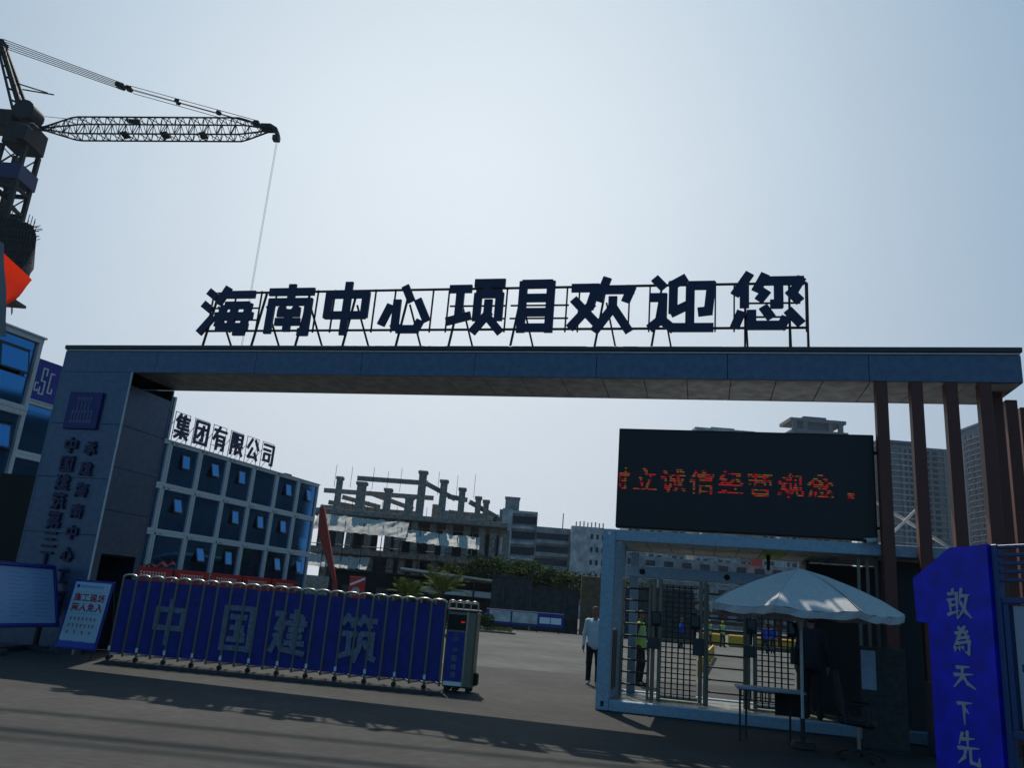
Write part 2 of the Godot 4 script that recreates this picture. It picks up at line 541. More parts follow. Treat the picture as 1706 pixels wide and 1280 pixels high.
func make_ground() -> void:
	var st := start()
	add_box(st, Vector3(0, -0.25, -300), Vector3(1600, 0.5, 1400))
	var g := mi(self, "ground", done(st), M.yard)
	g.set_meta("kind", "structure")
	# the road in front of the gate and the apron under it
	var r := sheet(self, "road", Vector3(0, 0.004, -9.5), 70, 26, M.asphalt, Vector3(-90, 0, 0))
	r.set_meta("kind", "structure")
	var y := sheet(self, "yard", Vector3(8, 0.004, -47.51), 70, 50, M.yard_paving, Vector3(-90, 0, 0))
	y.set_meta("kind", "structure")
	# raised kerb in front of the pillar and the boards
	var k := bx(self, "kerb", Vector3(-15.2, 0.06, -16.15), Vector3(12.6, 0.1, 0.16), M.concrete_dark, 0.015, Vector3(0, -4, 0))
	k.set_meta("kind", "structure")
	var pv := bx(self, "pavement", Vector3(-15.5, 0.05, -18.6), Vector3(12.6, 0.09, 4.6), M.concrete_dark, 0.0, Vector3(0, -4, 0))
	pv.set_meta("kind", "structure")

# ---------------------------------------------------------------- the entrance gate
func make_gate() -> void:
	var t := thing("entrance_gate", "wide grey metal-clad entrance gate with thick pillar and rust-brown posts", "gate", GATE, GATE_TURN)
	# pillar: clad shell, its inner side open at the foot where the folding gate slides in
	var pillar := bx(t, "pillar", Vector3(-1.365, 2.93, -0.75), Vector3(0.05, 5.86, 1.5), M.panel)
	bx(pillar, "back_cladding", Vector3(0.94, 0, -0.73), Vector3(1.76, 5.84, 0.04), M.panel)
	for k in 5:
		bx(pillar, "front_panel", Vector3(0.922, -2.93 + 1.172 * k + 0.585, 0.735), Vector3(1.79, 1.166, 0.03), M.panel, 0.004, Vector3(rng.randf_range(-0.15, 0.15), rng.randf_range(-0.12, 0.12), 0))
	for k in 4:
		bx(pillar, "side_panel", Vector3(1.8, -0.68 + 0.9 * k + 0.44 - 0.25, 0.0), Vector3(0.03, 0.892, 1.44), M.panel, 0.004, Vector3(0, rng.randf_range(-0.12, 0.12), rng.randf_range(-0.2, 0.2)))
	bx(pillar, "corner_trim", Vector3(1.812, 0, 0.737), Vector3(0.035, 5.86, 0.035), M.frame_white, 0.006)
	bx(pillar, "side_jamb", Vector3(1.8, -1.93, 0.62), Vector3(0.03, 2.0, 0.2), M.panel)
	bx(pillar, "side_jamb", Vector3(1.8, -1.93, -0.64), Vector3(0.03, 2.0, 0.16), M.panel)
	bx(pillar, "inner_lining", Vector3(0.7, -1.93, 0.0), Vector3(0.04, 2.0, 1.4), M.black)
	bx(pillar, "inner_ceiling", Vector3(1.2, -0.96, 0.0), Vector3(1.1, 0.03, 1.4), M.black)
	# beam
	var beam := bx(t, "beam", Vector3(8.18, 6.12, -0.75), Vector3(19.1, 0.44, 1.38), M.steel_dark)
	for k in 8:
		bx(beam, "fascia_panel", Vector3(-9.58 + 2.395 * (k + 0.5), -0.02, 0.715), Vector3(2.389, 0.48, 0.05), M.panel, 0.005, Vector3(rng.randf_range(-0.3, 0.3), rng.randf_range(-0.05, 0.05), 0))
		bx(beam, "rear_fascia_panel", Vector3(-9.58 + 2.395 * (k + 0.5), -0.02, -0.715), Vector3(2.389, 0.48, 0.05), M.panel)
	for k in 22:
		var a := 0.46 + 0.786 * k
		bx(beam, "soffit_panel", Vector3(a + 0.393 - 8.18, -0.245, 0), Vector3(0.772, 0.03, 1.37), M.soffit, 0.004, Vector3(rng.randf_range(-0.25, 0.25), 0, rng.randf_range(-0.4, 0.4)))
	bx(beam, "fascia_strip", Vector3(0, 0.247, 0.72), Vector3(19.14, 0.035, 0.06), M.frame_white, 0.004)
	bx(beam, "coping", Vector3(0, 0.312, 0), Vector3(19.2, 0.09, 1.56), M.coping, 0.01)
	bx(beam, "coping_step", Vector3(0, 0.376, -0.05), Vector3(19.2, 0.035, 1.42), M.coping, 0.008)
	for e in [-9.56, 9.56]:
		bx(beam, "end_panel", Vector3(e, -0.02, 0), Vector3(0.05, 0.47, 1.37), M.panel)
	# posts at the other end: four along the front, the rest going back
	for p in [[15.555, -0.11], [16.115, -0.11], [16.66, -0.11], [17.18, -0.11], [17.53, -0.7], [17.93, -1.2], [18.33, -1.7]]:
		bx(t, "post", Vector3(p[0], 2.94, p[1]), Vector3(0.19, 5.84, 0.2), M.rust_post, 0.008)
	# emblem and raised characters on the pillar
	var logo := bx(t, "emblem_plate", Vector3(-0.54, 4.97, 0.035), Vector3(0.84, 0.82, 0.06), M.emblem_blue, 0.01)
	emblem(logo, Vector3(-0.3, -0.3, 0.032), 0.6, 0.6, M.banner_print)
	var y := 4.33
	for ch in ["中", "国", "建", "筑", "第", "三", "工", "程", "局"]:
		glyph(t, "raised_character", ch, Vector3(-0.83, y - 0.3, 0.0), 0.34, 0.34, 0.05, 0.05, M.navy)
		y -= 0.4
	y = 4.3
	for ch in ["承", "建", "海", "南", "中", "心", "工", "程"]:
		glyph(t, "raised_character", ch, Vector3(-0.3, y - 0.3, 0.0), 0.29, 0.3, 0.045, 0.05, M.navy)
		y -= 0.445
	bx(t, "meter_box", Vector3(-0.18, 0.85, 0.05), Vector3(0.22, 0.3, 0.1), M.navy, 0.01)

# square lattice emblem: rows of short uprights above, between and below
func emblem(parent: Node, at: Vector3, w: float, h: float, m: Material) -> void:
	var st := start()
	var n := 0
	for k in 5:
		add_box(st, at + Vector3(w * (0.24 + 0.13 * k), h * 0.93, 0), Vector3(w * 0.07, h * 0.12, 0.006 + 0.0002 * k))
	for k in 4:
		add_box(st, at + Vector3(w * (0.26 + 0.16 * k), h * 0.66, 0), Vector3(w * 0.035, h * 0.36, 0.006 + 0.0002 * k))
	for k in 7:
		add_box(st, at + Vector3(w * (0.1 + 0.135 * k), h * 0.44, 0), Vector3(w * 0.07, h * 0.09, 0.0068 + 0.0002 * k))
		add_box(st, at + Vector3(w * (0.1 + 0.135 * k), h * 0.26, 0), Vector3(w * 0.03, h * 0.24, 0.0058 + 0.0002 * k))
		add_box(st, at + Vector3(w * (0.1 + 0.135 * k), h * 0.08, 0), Vector3(w * 0.09, h * 0.1, 0.0078 + 0.0002 * k))
	mi(parent, "emblem", done(st), m)

func make_roof_sign() -> void:
	var t := thing("rooftop_sign", "navy welcome lettering on a steel frame along the top of the gate beam", "sign", Vector3.ZERO, 0)
	t.transform = Transform3D(Basis(Vector3.UP, deg_to_rad(GATE_TURN)), GATE) * Transform3D(Basis(), Vector3(0, 6.51, -0.36))
	var spots := [["海", 1.58, 2.97, 6.80, 8.03], ["南", 3.13, 4.44, 6.80, 8.06], ["中", 4.52, 5.72, 6.79, 8.08], ["心", 5.87, 7.07, 6.83, 8.01], ["项", 7.33, 8.62, 6.80, 8.10], ["目", 8.79, 9.71, 6.84, 8.06], ["欢", 9.89, 11.20, 6.83, 8.10], ["迎", 11.45, 12.76, 6.84, 8.12], ["您", 13.01, 14.38, 6.88, 8.14]]
	for s in spots:
		glyph(t, "character", s[0], Vector3(s[1] + 0.04, s[3] - 6.51 + 0.04, 0.0), s[2] - s[1] - 0.08, s[4] - s[3] - 0.08, 0.172, 0.06, M.navy)
	# frame
	for h in [7.86, 6.96]:
		bar(t, "rail", Vector3(1.75, h - 6.51, -0.06), Vector3(14.42, h + 0.04 - 6.51, -0.06), 0.04, M.steel_dark)
	for h in [7.5, 7.22]:
		for s in [[1.8, 3.0], [7.4, 8.6], [8.7, 9.9], [13.2, 14.3]]:
			bar(t, "short_rail", Vector3(s[0], h - 6.51, -0.07), Vector3(s[1], h - 6.51, -0.07), 0.03, M.steel_dark)
	for u in [1.78, 2.35, 2.98, 3.35, 4.35, 4.75, 5.7, 6.15, 7.0, 7.35, 8.6, 8.95, 9.85, 10.1, 11.1, 11.5, 12.75, 13.1, 14.1, 14.4]:
		bar(t, "upright", Vector3(u, 0.42, -0.085), Vector3(u, 1.4, -0.085), 0.03, M.steel_dark)
	for k in 9:
		var u: float = [1.85, 3.05, 4.1, 5.2, 6.4, 7.55, 8.85, 10.55, 11.65][k]
		bar(t, "leg", Vector3(u - 0.1, 0, -0.05), Vector3(u + 0.08, 1.34, -0.05), 0.04, M.steel_dark)
		bar(t, "back_stay", Vector3(u + 0.32, 0, -0.75), Vector3(u + 0.1, 1.05, -0.09), 0.035, M.steel_dark)
	for u in [13.3, 14.1, 14.42]:
		bar(t, "leg", Vector3(u, 0, -0.05), Vector3(u, 1.38, -0.05), 0.04, M.steel_dark)
		bar(t, "back_stay", Vector3(u + 0.1, 0, -0.75), Vector3(u, 1.0, -0.09), 0.035, M.steel_dark)
	bar(t, "base_rail", Vector3(1.7, 0.022, -0.75), Vector3(14.5, 0.022, -0.75), 0.04, M.steel_dark)
	bar(t, "base_rail", Vector3(1.7, 0.022, -0.05), Vector3(14.5, 0.022, -0.05), 0.042, M.steel_dark)
# ---------------------------------------------------------------- stacked container offices
# one glazed module: w x 3 m, front face at z = 0, lower left corner at the origin
func module(parent: Node, at: Vector3, w: float, bright: bool, vent: int) -> void:
	var m := bx(parent, "module", at + Vector3(w / 2, 2.9, -0.12), Vector3(w, 0.2, 0.22), M.frame_white, 0.012)
	var c := Vector3(-w / 2, -2.9, 0.12)
	bx(m, "lower_rail", c + Vector3(w / 2, 0.11, -0.12), Vector3(w, 0.2, 0.22), M.frame_white, 0.012)
	for s in [0.095, w - 0.095]:
		bx(m, "corner_post", c + Vector3(s, 1.505, -0.115), Vector3(0.17, 2.59, 0.2), M.frame_white, 0.012)
	var glass: Material = M.glass
	bx(m, "window_frame", c + Vector3(w / 2, 1.505, -0.2), Vector3(w - 0.38, 2.58, 0.03), M.glass_dark)
	var g := 0.03 if bright else 0.014
	var pw := w * 0.36
	bx(m, "pane", c + Vector3(0.2 + pw / 2, 1.32, -0.17), Vector3(pw - g, 2.2, 0.02), glass, 0.0, Vector3(0, rng.randf_range(-0.8, 0.8), 0))
	var x1 := 0.2 + pw
	var rw := w - 0.2 - x1
	bx(m, "pane", c + Vector3(x1 + rw / 2, 0.77, -0.17), Vector3(rw - g, 1.1, 0.02), glass, 0.0, Vector3(0, rng.randf_range(-0.8, 0.8), 0))
	bx(m, "pane", c + Vector3(w / 2, 2.61, -0.17), Vector3(w - 0.42, 0.34, 0.02), glass)
	if vent == 0:
		bx(m, "pane", c + Vector3(x1 + rw / 2, 1.88, -0.17), Vector3(rw - g, 1.07, 0.02), glass)
	else:
		# top-hung sash pushed open
		var sw := rw * (0.86 if bright else 0.52)
		bx(m, "pane", c + Vector3(x1 + sw + (rw - sw) / 2, 1.88, -0.17), Vector3(rw - sw - g, 1.07, 0.02), glass)
		var v := bx(m, "open_sash", c + Vector3(x1 + sw / 2, 1.88, -0.03), Vector3(sw, 0.98, 0.04), M.glass_dark, 0.0, Vector3(-rng.randf_range(9, 19), 0, 0))
		bx(v, "sash_pane", Vector3(0, 0, 0.024), Vector3(sw - 0.16, 0.84, 0.012), glass)
	bx(m, "corner_fitting", c + Vector3(0.09, 2.9, -0.006), Vector3(0.1, 0.12, 0.03), M.steel_dark)
	bx(m, "nameplate", c + Vector3(0.5, 2.9, -0.008), Vector3(0.24, 0.05, 0.02), M.steel_dark)

func make_container_offices() -> void:
	var o := Vector3(-22.54, 0, -53.5)
	var t := thing("container_office", "three-storey white-framed office of stacked glazed containers behind the gate pillar", "building", o, FACADE_TURN)
	bx(t, "base_wall", Vector3(3, 0.73, -1.0), Vector3(30, 1.46, 2.0), M.concrete_dark)
	bx(t, "core", Vector3(3, 6.0, -3.3), Vector3(29.96, 8.95, 6.0), M.frame_white)
	var vents := {Vector2i(0, 2): 1, Vector2i(1, 2): 1, Vector2i(2, 2): 1, Vector2i(4, 2): 1, Vector2i(5, 2): 1, Vector2i(0, 1): 1, Vector2i(2, 1): 1, Vector2i(3, 1): 1, Vector2i(4, 1): 1, Vector2i(1, 0): 1, Vector2i(2, 0): 1, Vector2i(4, 0): 1, Vector2i(5, 0): 1}
	for f in 3:
		for i in range(-4, 6):
			module(t, Vector3(3.0 * i + 0.012, 1.5 + 3.0 * f, 0.0), 2.976, i < 0, vents.get(Vector2i(i, f), 0))
	bx(t, "roof_slab", Vector3(3, 10.54, -3.0), Vector3(30.1, 0.07, 6.1), M.frame_white)
	bx(t, "roof_lamp", Vector3(13.6, 10.65, -0.3), Vector3(0.8, 0.14, 0.3), M.steel_dark)
	# roof box whose louvred end shows beside the pillar
	var rb := thing("roof_board", "dark framed roof board with white louvre strip above the container office", "sign", Transform3D(Basis(Vector3.UP, deg_to_rad(FACADE_TURN)), o) * Vector3(-1.6, 10.58, -0.35), FACADE_TURN)
	bx(rb, "frame", Vector3(0, 1.5, 0), Vector3(3.0, 3.0, 0.16), M.booth_dark, 0.02)
	bx(rb, "blue_panel", Vector3(0.05, 1.1, 0.09), Vector3(2.5, 1.7, 0.03), M.sign_blue)
	for k in 9:
		bx(rb, "louvre", Vector3(0.85, 2.05 + 0.09 * k, 0.1), Vector3(0.75, 0.05, 0.04), M.white)
	bx(rb, "side_post", Vector3(1.46, 1.5, 0.1), Vector3(0.14, 3.0, 0.08), M.frame_white)
	# company name on the roof edge
	var rs := thing("roof_lettering", "row of navy company-name characters on thin frames along the office roof", "sign", Transform3D(Basis(Vector3.UP, deg_to_rad(FACADE_TURN)), o) * Vector3(0, 10.58, -0.25), FACADE_TURN)
	var u := 0.15
	for ch in ["集", "团", "有", "限", "公", "司"]:
		glyph(rs, "character", ch, Vector3(u, 0.28, 0), 1.5, 1.75, 0.2, 0.1, M.navy)
		for s in [0.05, 1.45]:
			bar(rs, "stand", Vector3(u + s, 0, -0.06), Vector3(u + s, 2.1, -0.06), 0.035, M.rope)
			bar(rs, "stay", Vector3(u + s, 0, -1.2), Vector3(u + s, 1.4, -0.08), 0.03, M.rope)
		bar(rs, "cross_rail", Vector3(u, 2.08, -0.06), Vector3(u + 1.5, 2.08, -0.06), 0.034, M.rope)
		bar(rs, "cross_rail", Vector3(u, 0.6, -0.06), Vector3(u + 1.5, 0.6, -0.06), 0.034, M.rope)
		u += 1.93
	# blue name board at the far left of the roof
	var nb := thing("roof_name_board", "blue roof board with outlined white letters beside the gate pillar", "sign", Transform3D(Basis(Vector3.UP, deg_to_rad(FACADE_TURN)), o) * Vector3(-10.4, 10.58, -0.3), FACADE_TURN)
	bx(nb, "board", Vector3(0, 1.2, 0), Vector3(3.6, 2.4, 0.12), M.sign_blue, 0.01)
	glyph(nb, "letter", "logo_c", Vector3(-0.32, 0.45, 0.062), 0.28, 0.7, 0.07, 0.02, M.frame_white)
	glyph(nb, "letter", "logo_s", Vector3(0.04, 0.32, 0.062), 0.34, 1.75, 0.075, 0.02, M.frame_white)
	glyph(nb, "letter", "logo_c", Vector3(0.5, 0.32, 0.062), 0.36, 1.75, 0.075, 0.02, M.frame_white)
	# nearer wing
	var a := Vector3(-18.95, 0, -31.1)
	var w := thing("container_wing", "nearer wing of stacked containers with bright blue glass and open windows", "building", a, FACADE_TURN)
	bx(w, "base_wall", Vector3(-4.5, 0.73, -1.0), Vector3(9, 1.46, 2.0), M.concrete_dark)
	bx(w, "core", Vector3(-4.5, 6.0, -3.3), Vector3(8.96, 8.95, 6.0), M.frame_white)
	for f in 3:
		for i in range(-3, 0):
			module(w, Vector3(3.0 * i + 0.012, 1.5 + 3.0 * f, 0), 2.976, true, 1 if (f == 2 or (f == 1 and i == -1)) else 0)
	bx(w, "roof_slab", Vector3(-4.5, 10.54, -3.0), Vector3(9.1, 0.07, 6.1), M.frame_white)
	# dark hoarding between pillar and wing
	var hd := thing("hoarding", "tall black sheet hoarding between the gate pillar and the container wing", "fence", Vector3(-14.6, 0, -19.1), -6)
	for k in 8:
		bx(hd, "sheet", Vector3(-3.5 + 1.0 * k, 1.86, 0), Vector3(0.992, 3.52, 0.04), M.black, 0.006)
	for k in 5:
		bx(hd, "post", Vector3(-4 + 2.0 * k, 1.85, -0.06), Vector3(0.08, 3.6, 0.08), M.black)
	bx(hd, "top_rail", Vector3(0, 3.64, 0), Vector3(8.05, 0.05, 0.06), M.black)
	# red banners along the foot of the office
	for k in 5:
		var p := Transform3D(Basis(Vector3.UP, deg_to_rad(FACADE_TURN)), o) * Vector3(-0.8 + 3.5 * k, 0, 1.3)
		var b := thing("banner_board", "long red banner board with white print along the container office foot", "banner", p, FACADE_TURN, "red banners along the container office")
		var img := Image.create(384, 96, false, Image.FORMAT_RGB8)
		img.fill(Color(0.72, 0.09, 0.06))
		for j in 9:
			img.fill_rect(Rect2i(60 + j * 30, 26 + (j % 2) * 3, 20, 6), Color(0.9, 0.82, 0.8))
			img.fill_rect(Rect2i(60 + j * 30, 46, 22, 5), Color(0.9, 0.82, 0.8))
			img.fill_rect(Rect2i(68 + j * 30, 26, 5, 38), Color(0.9, 0.82, 0.8))
		sheet(b, "print", Vector3(0, 1.75, 0.032), 3.2, 0.86, picture(img))
		bx(b, "panel", Vector3(0, 1.75, 0), Vector3(3.3, 0.95, 0.06), M.red)
		for s in [-1.5, 1.5]:
			bx(b, "post", Vector3(s, 0.65, 0), Vector3(0.08, 1.3, 0.06), M.steel_dark)
	# red folded cloth on top of a banner
	var st := start()
	st.set_smooth_group(1)
	var g := []
	for i in 15:
		var row := []
		for j in 7:
			var x := -1.1 + i * 0.16
			var z := -0.3 + j * 0.1
			row.append(Vector3(x, 0.28 * exp(-z * z * 12.0) * (0.55 + 0.45 * sin(x * 3.0 + 0.5)) + 0.1 * sin(x * 7.0 + z * 9.0) + maxf(0, x - 0.7) * 0.6, z))
		g.append(row)
	for i in 14:
		for j in 6:
			quad(st, g[i][j], g[i][j + 1], g[i + 1][j + 1], g[i + 1][j])
	var cl := mi(self, "red_cloth", done(st), M.red, Transform3D(Basis(Vector3.UP, deg_to_rad(FACADE_TURN)), Transform3D(Basis(Vector3.UP, deg_to_rad(FACADE_TURN)), o) * Vector3(-0.4, 2.3, 1.3)))
	cl.set_meta("label", "crumpled bright red cloth lying over the banner board beside the pillar")
	cl.set_meta("category", "cloth")

	# long workshop across the yard, outside the picture, that the office glass mirrors
	var ws := thing("workshop_hall", "long dark workshop hall across the yard, mirrored in the container office glass", "building", Vector3(122, 0, -98))
	bx(ws, "wall", Vector3(0, 16.5, 0), Vector3(14, 33, 124), M.concrete_dark)
	bx(ws, "roof", Vector3(0, 33.2, 0), Vector3(15, 0.4, 125), M.steel_dark)
	for k in 20:
		for f in 3:
			bx(ws, "window", Vector3(-7.04, 6.0 + 8.0 * f, -57 + 6.0 * k), Vector3(0.12, 3.2, 3.6), M.far_glass)
# ---------------------------------------------------------------- turnstile booth with the LED screen
func make_booth() -> void:
	var at := Transform3D(Basis(Vector3.UP, deg_to_rad(GATE_TURN)), GATE) * Vector3(10.82, 0, -0.24)
	var t := thing("turnstile_booth", "blue-grey open container booth holding turnstiles under the LED screen", "booth", at, GATE_TURN)
	var L := 6.0
	var D := 2.4
	var bl: Material = M.booth_frame
	bx(t, "bottom_rail", Vector3(L / 2, 0.1, -0.09), Vector3(L - 0.46, 0.18, 0.17), bl, 0.012)
	bx(t, "bottom_rail", Vector3(L / 2, 0.1, -D + 0.09), Vector3(L - 0.46, 0.18, 0.17), bl, 0.012)
	bx(t, "top_rail", Vector3(L / 2, 2.98, -0.09), Vector3(L - 0.46, 0.2, 0.17), bl, 0.012)
	bx(t, "top_rail", Vector3(L / 2, 2.98, -D + 0.09), Vector3(L - 0.46, 0.2, 0.17), bl, 0.012)
	for x in [0.115, L - 0.115]:
		for z in [-0.1, -D + 0.1]:
			var p := bx(t, "corner_post", Vector3(x, 1.55, z), Vector3(0.23, 3.08, 0.2), bl, 0.015)
			if z > -1:
				bx(p, "corner_fitting", Vector3(0.0, -1.43, 0.095), Vector3(0.075, 0.11, 0.03), M.black, 0.02)
				bx(p, "corner_fitting", Vector3(0.0, 1.45, 0.095), Vector3(0.06, 0.06, 0.03), M.white, 0.01)
	bx(t, "floor_plate", Vector3(L / 2, 0.14, -D / 2), Vector3(L - 0.4, 0.04, D - 0.36), M.steel_dull)
	for k in 14:
		for j in 3:
			bx(t, "floor_tread", Vector3(0.42 + 0.4 * k, 0.163, -0.45 - 0.7 * j), Vector3(0.3, 0.006, 0.5), M.steel, 0.0)
	# ceiling of boards with open joints, translucent roof sheets above
	for k in 9:
		var cm: Material = M.booth_roof
		if k == 6:
			cm = mat(colour(0.22, 0.42, 0.09), 0.6)
		bx(t, "ceiling_board", Vector3(0.55 + 0.41 * k, 2.9, -D / 2), Vector3(0.395, 0.03, D - 0.4), cm, 0.004)
	bx(t, "roof", Vector3(L / 2, 3.06, -D / 2), Vector3(L - 0.3, 0.05, D - 0.38), M.frame_white)
	bx(t, "ceiling_end", Vector3(4.95, 2.9, -D / 2), Vector3(1.6, 0.03, D - 0.4), M.booth_roof)
	var lp := bx(t, "ceiling_lamp", Vector3(2.95, 2.86, -1.3), Vector3(0.07, 0.07, 0.07), M.black)
	tube(lp, "lamp_drop", [Vector3(0, 0, 0), Vector3(0, -0.25, 0)], 0.03, M.black)
	# left side: low dark panel and posts
	bx(t, "side_panel", Vector3(0.09, 0.78, -1.2), Vector3(0.04, 1.1, 1.7), M.rust_post)
	for k in 6:
		bx(t, "side_slat", Vector3(0.13, 0.78, -0.42 - 0.3 * k), Vector3(0.03, 1.08, 0.06), M.steel_dull)
	bx(t, "side_post", Vector3(0.42, 1.5, -D + 0.2), Vector3(0.16, 2.7, 0.14), M.booth_frame, 0.01)
	# guard cabin in the right part of the booth
	var gc := bx(t, "cabin_wall", Vector3(3.66, 1.5, -1.82), Vector3(0.06, 2.7, 0.75), M.booth_dark)
	bx(gc, "cabin_window", Vector3(-0.035, 0.25, 0.0), Vector3(0.02, 1.0, 0.5), M.glass_dark)
	for k in 4:
		bx(t, "cabin_stud", Vector3(4.34 + 0.14 * k, 1.6, -0.3), Vector3(0.05, 2.6, 0.05), M.steel_dull)
	bx(t, "cabin_front", Vector3(5.2, 1.5, -0.55), Vector3(1.1, 2.7, 0.05), M.booth_dark)
	bx(t, "cabin_back", Vector3(4.72, 1.5, -D + 0.16), Vector3(2.06, 2.7, 0.05), M.booth_dark)
	# header beam across the turnstiles, with lamp discs
	var hb := bx(t, "header_beam", Vector3(2.15, 2.42, -1.2), Vector3(3.6, 0.2, 0.3), M.booth_frame, 0.01)
	for x in [-1.5, 0.05]:
		tube(hb, "indicator_disc", [Vector3(x, 0, 0.15), Vector3(x, 0, 0.165)], 0.055, M.black, 14)
	turnstile(Vector3(0.88, 0.165, -1.2), "full-height steel turnstile nearest the open end of the booth")
	turnstile(Vector3(2.58, 0.165, -1.2), "full-height steel turnstile beside the umbrella and guard cabin")
	# bar barriers between and beside the turnstiles
	barrier(Vector3(0.3, 0.165, -1.2), 0.5, "short barrier of level steel bars beside the booth's side panel")
	barrier(Vector3(1.86, 0.165, -1.2), 0.66, "wider barrier of level steel bars between the two turnstiles")
	# LED screen standing on the booth roof
	var s := thing("led_screen", "long black LED screen with scrolling red and amber characters on booth roof", "screen", Transform3D(Basis(Vector3.UP, deg_to_rad(GATE_TURN)), GATE) * Vector3(13.235, 3.1, -0.34), GATE_TURN)
	bx(s, "housing", Vector3(0, 0.935, 0), Vector3(4.4, 1.83, 0.2), M.black, 0.012)
	var W := 528
	var H := 210
	var mask := Image.create(W, H, false, Image.FORMAT_RGB8)
	var chars := ["树", "立", "诚", "信", "经", "营", "观", "念", "，"]
	for i in 9:
		print_glyph(mask, chars[i], Rect2(-28 + i * 61, 84, 50, 48), 4.2, Color.WHITE)
	var led := Image.create(W, H, false, Image.FORMAT_RGB8)
	led.fill(Color(0.012, 0.014, 0.018))
	for y in range(0, H):
		if y % 4 > 1:
			continue
		for x in range(0, W):
			if mask.get_pixel(x, y - y % 4).r > 0.5:
				var q := rng.randf()
				var seg := int(x / 11.0) * 7 + int(y / 4.0) * 3 + int(x / 29.0)
				var c := Color(0.95, 0.07, 0.03)
				if seg % 3 == 1:
					c = Color(0.74, 0.40, 0.05)
				elif seg % 5 == 2:
					c = Color(0.62, 0.52, 0.12)
				if seg % 7 == 3 or (seg % 4 == 1 and q < 0.5):
					c = c * 0.22
				led.set_pixel(x, y, c)
			elif rng.randf() < 0.5:
				led.set_pixel(x, y, Color(0.02, 0.022, 0.026))
	var lm := StandardMaterial3D.new()
	lm.albedo_color = colour(0.006, 0.007, 0.01)
	lm.roughness = 0.55
	lm.emission_enabled = true
	lm.emission_texture = ImageTexture.create_from_image(led)
	lm.emission_energy_multiplier = 0.5
	sheet(s, "display", Vector3(0, 0.935, 0.1025), 4.34, 1.77, lm)
	for x in [-2.1, -0.7, 0.7, 2.1]:
		bar(s, "rear_strut", Vector3(x, 0.03, -1.1), Vector3(x, 1.4, -0.1), 0.05, M.frame_white)
	for y in [0.25, 1.55]:
		bx(s, "side_bracket", Vector3(2.26, y, -0.02), Vector3(0.12, 0.05, 0.08), M.black)
	bar(s, "side_brace", Vector3(2.4, 0.03, -0.9), Vector3(3.05, 0.72, -0.9), 0.045, M.white)
	bar(s, "side_brace", Vector3(2.25, 0.95, -1.0), Vector3(3.7, 0.02, -1.0), 0.05, M.frame_white)
	# camera fixed at the right end of the top rail
	var sc := thing("security_camera", "small grey bullet camera on the booth corner below the LED screen", "camera", Transform3D(Basis(Vector3.UP, deg_to_rad(GATE_TURN)), GATE) * Vector3(15.3, 3.08, -0.2), GATE_TURN + 30)
	tube(sc, "body", [Vector3(-0.14, 0.02, 0.05), Vector3(0.1, 0.05, 0.02)], 0.045, M.frame_white, 12)
	tube(sc, "lens", [Vector3(-0.16, 0.018, 0.052), Vector3(-0.14, 0.02, 0.05)], 0.034, M.black, 12)
	bar(sc, "bracket", Vector3(0.08, 0.05, 0.02), Vector3(0.16, -0.02, -0.02), 0.03, M.frame_white)

func in_booth(p: Vector3) -> Vector3:
	return Transform3D(Basis(Vector3.UP, deg_to_rad(GATE_TURN)), GATE) * (Vector3(10.82, 0, -0.24) + p)

func turnstile(p: Vector3, label: String) -> void:
	var t := thing("turnstile", label, "turnstile", in_booth(p), GATE_TURN, "turnstiles inside the booth")
	for x in [0.0, 0.12, 0.86, 0.94]:
		bx(t, "post", Vector3(x, 1.07, 0), Vector3(0.07 if x != 0.94 else 0.05, 2.14, 0.1), M.steel_dull, 0.008)
	for k in 5:
		bx(t, "upright_bar", Vector3(0.24 + 0.11 * k, 1.05, 0.03), Vector3(0.026, 2.0, 0.026), M.steel_dark)
	for k in 22:
		bx(t, "cross_bar", Vector3(0.47, 0.12 + 0.09 * k, 0.0), Vector3(0.64, 0.018, 0.022), M.steel_dark)
	for y in [0.06, 1.06, 2.04]:
		bx(t, "stiffener", Vector3(0.47, y, 0.0), Vector3(0.7, 0.05, 0.06), M.steel_dull, 0.006)
	for x in [0.05, 0.76]:
		var r := bx(t, "face_reader", Vector3(x, 1.42, 0.13), Vector3(0.17, 0.26, 0.04), M.black, 0.012, Vector3(-8, 8, 0))
		bx(r, "reader_screen", Vector3(0, 0.015, 0.021), Vector3(0.13, 0.19, 0.004), M.glass_dark)
		bar(t, "reader_arm", Vector3(x, 1.3, 0.1), Vector3(x, 1.1, 0.04), 0.04, M.steel_dark)
	bx(t, "lock_housing", Vector3(0.82, 0.98, 0.08), Vector3(0.2, 0.3, 0.14), M.booth_dark, 0.01)
	bx(t, "lock_housing", Vector3(0.02, 0.98, 0.08), Vector3(0.2, 0.2, 0.12), M.booth_dark, 0.01)
	bx(t, "base_plate", Vector3(0.46, 0.01, 0), Vector3(1.02, 0.016, 0.3), M.steel_dull)

func barrier(p: Vector3, w: float, label: String) -> void:
	var t := thing("bar_barrier", label, "barrier", in_booth(p), GATE_TURN, "bar barriers inside the booth")
	for x in [0.0, w]:
		bx(t, "post", Vector3(x, 1.06, -0.03), Vector3(0.05, 2.12, 0.06), M.steel_dull, 0.006)
	for k in 9:
		tube(t, "bar", [Vector3(0.02, 0.22 + 0.215 * k, 0.0), Vector3(w - 0.02, 0.22 + 0.215 * k, 0.0)], 0.017, M.steel_dark, 8)

